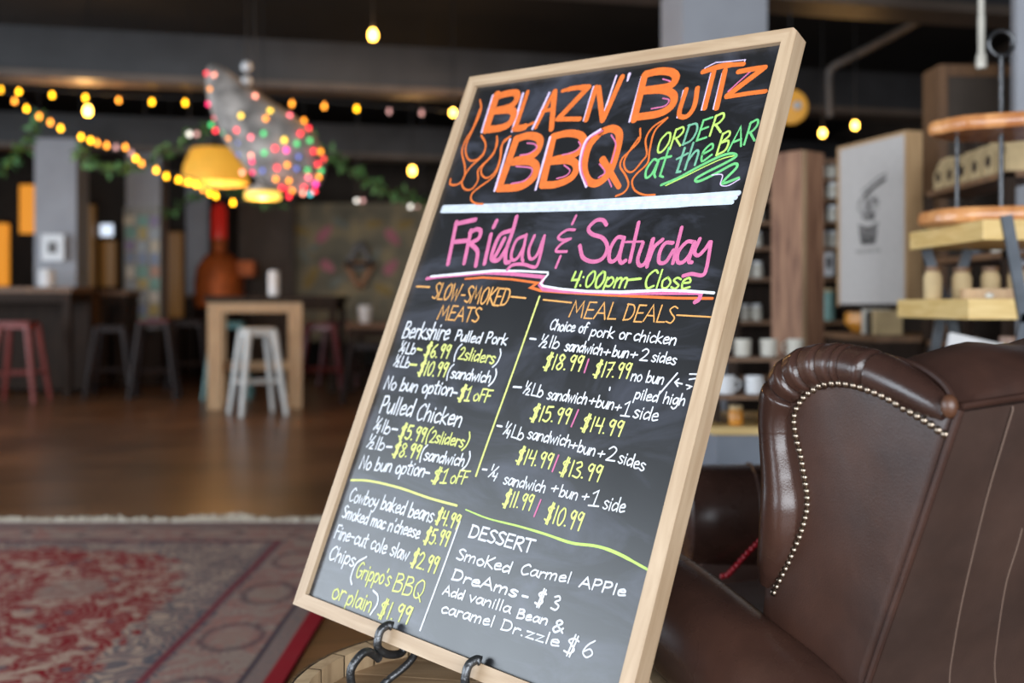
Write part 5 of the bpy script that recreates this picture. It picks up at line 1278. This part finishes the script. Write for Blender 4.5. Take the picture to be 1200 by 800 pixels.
# copper still with a red column
sl = thing('copper_still', 'orange copper still with a tall red column in the back of the room', 'still', (at(257, 0, 14.0).x, 14.0, 0))
MB().lathe([(0.30, 0.0), (0.30, 0.95), (0.32, 0.97)], 24).build('base_drum', M['dark_metal'], sl, smooth=True)
MB().lathe([(0.32, 0.97), (0.33, 1.30), (0.30, 1.50), (0.20, 1.66), (0.12, 1.72)], 24).build('kettle', M['copper'], sl, smooth=True)
MB().lathe([(0.10, 1.72), (0.10, 1.86), (0.115, 1.88), (0.115, 1.9)], 18).build('neck', M['copper'], sl, smooth=True)
MB().lathe([(0.10, 1.90), (0.10, 2.30), (0.05, 2.38), (0.0, 2.39)], 18).build('column', mat('red_enamel', (0.45, 0.012, 0.012), 0.3, emit=(1, 0.04, 0.02), es=0.12), sl, smooth=True, label='red column')  # column is no lamp, a faint red glow is put into its material
MB().box(0.26, 0.50, -0.12, 0.12, 1.38, 1.60, 0.02).build('side_box', M['copper'], sl, smooth=True); MB().tube([(0.38, 0, 0.0), (0.38, 0, 1.38)], 0.03, 8).build('side_leg', M['dark_metal'], sl)
# amber lit panels along the back bar
M['amber_glow'] = glow('amber_lamp_glass', (1.0, 0.36, 0.03), 0.55, (0.5, 0.2, 0.03))
M['amber_dim'] = glow('amber_lamp_glass_dim', (1.0, 0.40, 0.05), 0.035, (0.26, 0.13, 0.025))
for i, (xa, xb, ya, yb, Y, mm, lab) in enumerate([(25, 43, 217, 274, 14.0, 'amber_glow', 'glowing amber column lamp behind the left pillar, on its left side'), (-8, 9, 262, 335, 14.0, 'amber_glow', 'glowing amber column lamp at the far left edge of the room'), (96, 111, 240, 336, 14.3, 'amber_dim', 'dim amber column lamp between the two left grey pillars'), (196, 214, 272, 372, 14.3, 'amber_dim', 'dim amber column lamp right of the pasted pillar'), (119, 136, 282, 336, 14.6, 'amber_dim', 'short dim amber lamp under the small bright screen')]):
    p0, p1 = at(xa, yb, Y), at(xb, ya, Y); w = p1.x - p0.x; h = p1.z - p0.z
    t = thing('column_lamp', lab, 'lamp', ((p0.x + p1.x) / 2, Y, 0))
    MB().box(-w / 2, w / 2, -0.06, 0.06, p0.z, p1.z, 0.01).build('shade', M[mm], t)
    MB().box(-w / 2 - 0.02, w / 2 + 0.02, -0.08, 0.08, p1.z, p1.z + 0.05).build('cap', M['dark_wood'], t); MB().box(-w / 2 - 0.02, w / 2 + 0.02, -0.08, 0.08, 0, p0.z).build('pedestal', M['dark_wood'], t)
sc_ = thing('small_screen', 'small bright bluish screen on the back bar between the pillars', 'screen', at(125, 270, 14.6))
MB().box(-0.12, 0.12, 0.0, 0.05, -0.12, 0.12, 0.01).build('housing', M['black'], sc_); MB().box(-0.09, 0.09, -0.004, 0.0, -0.08, 0.09).build('display', glow('screen_light', (0.75, 0.85, 1.0), 0.9), sc_)
bb = thing('back_bar', 'long dark bar counter along the far wall', 'bar counter', (-7.8, 14.85, 0))
MB().box(0, 3.2, 0, 0.42, 0, 1.10).build('front', M['dark_wood'], bb); MB().box(-0.03, 3.23, -0.08, 0.44, 1.10, 1.15).build('counter_top', M['brown_wood'], bb)

# ------------------------------------------------------------------ lamps: bare bulbs, shades, string lights
WARM = (1.0, 0.55, 0.20)
M['filament'] = glow('warm_bulb', (1.0, 0.52, 0.07), 16.0)
M['bulb_gold'] = glow('golden_bulb', (1.0, 0.44, 0.012), 8); M['bulb_amber'] = glow('amber_bulb', (1.0, 0.32, 0.03), 5); M['bulb_rose'] = glow('rosy_bulb', (0.85, 0.45, 0.42), 1.2); M['bulb_white'] = glow('white_bulb', (1.0, 0.95, 0.85), 2.0)
def point(loc, e, c=WARM, r=0.05):
    l = bpy.data.lights.new('lamp_light', 'POINT'); l.energy = e * 0.45; l.color = c; l.shadow_soft_size = r
    o = bpy.data.objects.new('lamp_light', l); o.location = loc; COL.objects.link(o)
def bare(px, py, Y, lab, e, r=0.030):
    p = at(px, py, Y); t = thing('pendant_bulb', lab, 'hanging bulb', p)
    MB().lathe([(0, -r * 1.3), (r * 0.6, -r * 1.1), (r, -r * 0.2), (r * 0.8, r * 0.7), (r * 0.42, r * 1.3)], 16).build('bulb', M['filament'], t, smooth=True)
    MB().lathe([(r * 0.44, r * 1.3), (r * 0.44, r * 2.4), (0.006, r * 2.7)], 12).build('socket', M['black'], t)
    MB().tube([(0, 0, r * 2.6), (0, 0, CEIL - p.z)], 0.005, 6).build('cord', M['black'], t)
    point(p + Vector((0, -0.09, -0.07)), e)
bare(103, 130, 9.0, 'bright bare bulb hanging in front of the left ceiling beam', 30, 0.034)
bare(437, 41, 7.6, 'bright bare bulb hanging high between the two ceiling beams', 30, 0.032)
bare(483, 200, 11.5, 'bright bare bulb hanging over the leaf mural', 16, 0.036)
bare(531, 132, 9.0, 'bright bare bulb close to the left edge of the chalkboard', 10, 0.024)
bare(964, 156, 8.4, 'small bright bulb right of the chalkboard, the left one of a pair', 5, 0.024)
bare(1002, 147, 8.4, 'small bright bulb above the poster, the right one of a pair', 5, 0.024)
M['shade_gold'] = mat('gold_lampshade', (0.62, 0.36, 0.06), 0.45, 0, 0.1, 5, emit=(1.0, 0.48, 0.05), es=0.42)
M['shade_in'] = glow('shade_inside', (1.0, 0.62, 0.10), 1.4)
sh = thing('pendant_lamp', 'large golden pendant lampshade behind the mesh lantern', 'lamp', at(252, 215, 10.2))
MB().lathe([(0.33, 0.0), (0.30, 0.17), (0.235, 0.33), (0.22, 0.34), (0.285, 0.17), (0.315, 0.0)], 28, cap=False).build('shade', M['shade_gold'], sh, smooth=True); MB().tube([(0, 0, 0.36), (0, 0, CEIL - at(252, 215, 10.2).z)], 0.008, 6).build('cord', M['black'], sh); MB().lathe([(0.23, 0.33), (0.05, 0.36), (0.03, 0.42)], 16).build('cap', M['black'], sh); MB().ball((0, 0, 0.14), 0.05, 12).build('bulb', M['filament'], sh, smooth=True)
point(at(252, 215, 10.2) + Vector((0, 0, -0.05)), 22)
sh = thing('pendant_lamp', 'small white topped pendant lamp with a glowing yellow rim, under the mesh lantern', 'lamp', at(308, 233, 8.6))
MB().lathe([(0.145, 0.0), (0.145, 0.055)], 24).build('glass_rim', M['shade_in'], sh, smooth=True); MB().lathe([(0.148, 0.055), (0.10, 0.10), (0.04, 0.13), (0.03, 0.17)], 24).build('shade', M['white'], sh, smooth=True); MB().tube([(0, 0, 0.16), (0, 0, CEIL - at(308, 233, 8.6).z)], 0.006, 6).build('cord', M['black'], sh)
point(at(308, 233, 8.6) + Vector((0, 0, -0.06)), 16)
wl_ = thing('round_wall_lamp', 'round amber lamp half hidden behind the right edge of the chalkboard', 'lamp', at(926, 125, 6.6))
MB().lathe([(0.0, -0.02), (0.105, -0.015), (0.115, 0.0), (0.10, 0.03), (0.0, 0.04)], 24, axis='y').build('disc', mat('amber_disc', (0.55, 0.28, 0.04), 0.4, emit=(1, 0.45, 0.05), es=0.25), wl_, smooth=True); MB().ball((0.035, -0.04, 0), 0.03, 10).build('centre', M['white'], wl_, smooth=True); MB().tube([(0, 0, 0.1), (0, 0, CEIL - at(926, 125, 6.6).z)], 0.006, 6).build('cord', M['black'], wl_)
gb = thing('glass_pendant', 'pendant of two white glass balls above the mesh lantern', 'pendant', at(289, 78, 7.4))
for dz in (0.0, -0.105): MB().ball((0, 0, dz), 0.040, 14).build('glass_ball', M['white'], gb, smooth=True)
MB().tube([(0, 0, 0.03), (0, 0, CEIL - at(289, 78, 7.4).z)], 0.005, 6).build('cord', M['black'], gb)
for i, (px_, py_, Y, lab) in enumerate([(222, 157, 9.2, 'pair of small white bulbs hanging left of the mesh lantern'), (418, 235, 11.0, 'pair of small white bulbs hanging in front of the leaf mural'), (481, 242, 11.0, 'pair of small white bulbs close to the chalkboard, below the bright bare bulb')]):
    p = at(px_, py_, Y); t = thing('twin_bulb', lab, 'hanging bulb', p)
    for dx, mm in ((0, 'bulb_white'), (0.065, 'bulb_rose')): MB().ball((dx, 0, 0), 0.021, 10).build('bulb', M[mm], t, smooth=True)
    MB().tube([(0, 0, 0.02), (0, 0, CEIL - p.z)], 0.004, 6).build('cord', M['black'], t); MB().tube([(0.065, 0, 0.02), (0.03, 0, 0.12), (0, 0, 0.16)], 0.004, 6).build('cord', M['black'], t)
bulbmesh = {}
def string_lights(name, label, pts, Y, mats, ends, r=0.017):
    p0 = at(pts[0][0], pts[0][1], Y); t = thing(name, label, 'string lights', p0)
    loc = [at(a[0], a[1], Y) - p0 for a in pts]
    cp = [at(a[0], a[1], Y) - p0 for a in ends[:1]] + [q2 + Vector((0, 0, 0.045)) for q2 in loc] + [at(a[0], a[1], Y) - p0 for a in ends[1:]]
    MB().tube(catmull(cp, 3), 0.006, 6).build('cord', M['black'], t)
    for q2, mm in zip(loc, mats):
        key = (mm, r)
        if key not in bulbmesh:
            o = MB().lathe([(0, -r * 1.15), (r * 0.7, -r * 0.8), (r, 0), (r * 0.6, r * 0.9), (r * 0.4, r * 1.7)], 12).build('bulb', M[mm], t, smooth=True); bulbmesh[key] = o.data
        else:
            o = bpy.data.objects.new('bulb', bulbmesh[key]); COL.objects.link(o); o.parent = t
        o.location = q2
g_, a_2, r_ = 'bulb_gold', 'bulb_amber', 'bulb_rose'
string_lights('string_lights', 'level string of warm bulbs strung across the room under the ceiling beam', [(1,106),(22,108),(61,112),(100,115),(139,118),(178,120),(217,121),(255,122),(300,121),(342,122),(380,125),(418,128),(456,131),(494,133)], 9.1,
              [g_, g_, g_, g_, a_2, g_, g_, g_, a_2, a_2, a_2, g_, r_, r_], [(-60, 100), (560, 136)])
string_lights('string_lights', 'drooping string of closely spaced golden bulbs on the left', [(17,119),(31,128),(46,137),(59,144),(71,151),(95,161),(106,165),(114,168),(125,171),(136,173),(147,173),(154,180),(159,186),(166,192),(183,200),(195,207),(209,211),(221,214),(230,217),(238,222),(246,227),(253,230),(273,238)], 8.4,
              [a_2, g_, a_2, a_2, g_, g_, g_, a_2, a_2, r_, a_2, r_, g_, a_2, g_, g_, g_, g_, g_, a_2, g_, g_, g_], [(-40, 90), (285, 236)], 0.016)

# horn shaped mesh lantern wound with coloured lights
Yl = 7.0
lo = at(310, 150, Yl); lan = thing('mesh_lantern', 'large horn shaped white mesh lantern wound with coloured lights, hanging from the ceiling', 'lantern', lo)
spine = catmull([(247, 78, 5), (256, 92, 16), (270, 116, 26), (292, 143, 36), (316, 166, 42), (338, 186, 42), (354, 205, 31), (362, 222, 15)], 6)
kk = Yl / FPX
MB().tube([at(p.x, p.y, Yl) - lo for p in spine], [p.z * kk for p in spine], 26).build('mesh_body', mat('white_mesh', (0.33, 0.29, 0.26), 0.7, 0, 0.55, 9, 0.5, 30), lan, smooth=True)
MB().tube([at(300, 118, Yl) - lo, Vector((at(296, 0, Yl).x - lo.x, 0, CEIL - lo.z))], 0.005, 6).build('cord', M['black'], lan)
LC = {'r': (1.0, 0.03, 0.05), 'p': (1.0, 0.16, 0.20), 'o': (1.0, 0.30, 0.02), 'c': (0.85, 0.01, 0.12), 'g': (0.06, 0.55, 0.16), 'y': (1.0, 0.62, 0.04), 'b': (0.10, 0.13, 0.40), 'm': (1.0, 0.05, 0.35), 't': (0.08, 0.40, 0.40), 's': (1.0, 0.32, 0.22)}
LMm = {k2: glow('colour_bulb_%s' % n_, c, 3.4 if k2 not in 'bg' else 2.2) for (k2, c), n_ in zip(LC.items(), ['red', 'pink', 'orange', 'crimson', 'green', 'yellow', 'blue', 'magenta', 'teal', 'salmon'])}
lights = [(90,345,'r'),(125,352,'s'),(107,418,'o'),(97,487,'c'),(128,552,'p'),(110,585,'g'),(130,612,'r'),(170,618,'g'),(193,647,'o'),(240,668,'b'),(240,722,'b'),(230,610,'r'),(296,643,'p'),(298,728,'s'),(302,755,'c'),(250,543,'y'),(316,450,'s'),(386,520,'y'),(365,555,'o'),(478,541,'p'),(545,565,'o'),(566,600,'r'),(528,625,'r'),(573,658,'g'),(355,625,'g'),(453,656,'y'),(512,672,'g'),(408,695,'r'),(462,703,'m'),(358,716,'g'),(590,708,'r'),(623,710,'o'),(635,745,'r'),(610,770,'r'),(466,773,'o'),(418,787,'r'),(562,798,'g'),(625,800,'g'),
          (255,808,'s'),(305,805,'c'),(412,840,'o'),(474,848,'o'),(440,880,'r'),(470,890,'r'),(490,892,'o'),(475,920,'r'),(545,880,'r'),(540,905,'s'),(575,908,'t'),(600,862,'m'),(615,830,'o'),(565,830,'p'),(595,895,'r'),(350,800,'b'),(510,790,'b'),(520,735,'b')]
lm_ = {}
for x, y, c in lights:
    px_, py_ = 220 + x / 4, y / 4
    best = min(spine, key=lambda p: (p.x - px_) ** 2 + (p.y - py_) ** 2); dd = math.hypot(best.x - px_, best.y - py_)
    dep = math.sqrt(max(0, best.z ** 2 - dd ** 2)) * kk
    if c not in lm_: o = MB().ball((0, 0, 0), 0.014, 10, (1, 1, 1.15)).build('bulb', LMm[c], lan, smooth=True); lm_[c] = o.data
    else: o = bpy.data.objects.new('bulb', lm_[c]); COL.objects.link(o); o.parent = lan
    o.location = at(px_, py_, Yl - dep - 0.015) - lo

# pine garlands
def garland(label, pts, Y, dens=80, r=0.15):
    p0 = at(pts[0][0], pts[0][1], Y); t = thing('pine_garland', label, 'garland', p0)
    P = catmull([at(a[0], a[1], Y) - p0 for a in pts], 8); MB().tube(P, 0.010, 6).build('stem', M['dark_wood'], t)
    b = MB()
    for a, c in zip(P[:-1], P[1:]):
        for k2 in range(max(3, int((c - a).length * dens))):
            s = a.lerp(c, random.random()); v = Vector((random.uniform(-1, 1), random.uniform(-1, 1), random.uniform(-1, 0.8))).normalized() * random.uniform(0.5, 1) * r
            w = v.cross(Vector((random.random(), random.random(), random.random()))).normalized() * 0.024
            b.add([s - w * 0.5, s + v * 0.55 - w, s + v, s + v * 0.55 + w], [(0, 1, 2, 3)])
    b.build('leaves', M['green'], t, kind='stuff')
    for q2 in (P[1], P[len(P) // 2], P[-2]): MB().tube([q2, Vector((q2.x, q2.y, CEIL - p0.z))], 0.003, 5).build('wire', M['black'], t)
garland('green pine garland drooping from the left edge to the left pillar', [(-30, 215), (0, 200), (20, 180), (40, 152), (46, 130)], 9.6)
garland('green pine garland swooping from the left pillar up to the mesh lantern', [(92, 175), (115, 198), (150, 196), (190, 180), (225, 160), (248, 146)], 9.6)
garland('green pine garland swooping from the mesh lantern down towards the chalkboard', [(352, 158), (385, 180), (420, 205), (460, 225), (500, 240)], 9.6)
garland('green pine garland hanging low behind the pendant lamps', [(196, 250), (225, 232), (265, 222), (300, 232), (330, 240)], 12.0)

bpy.context.view_layer.update()
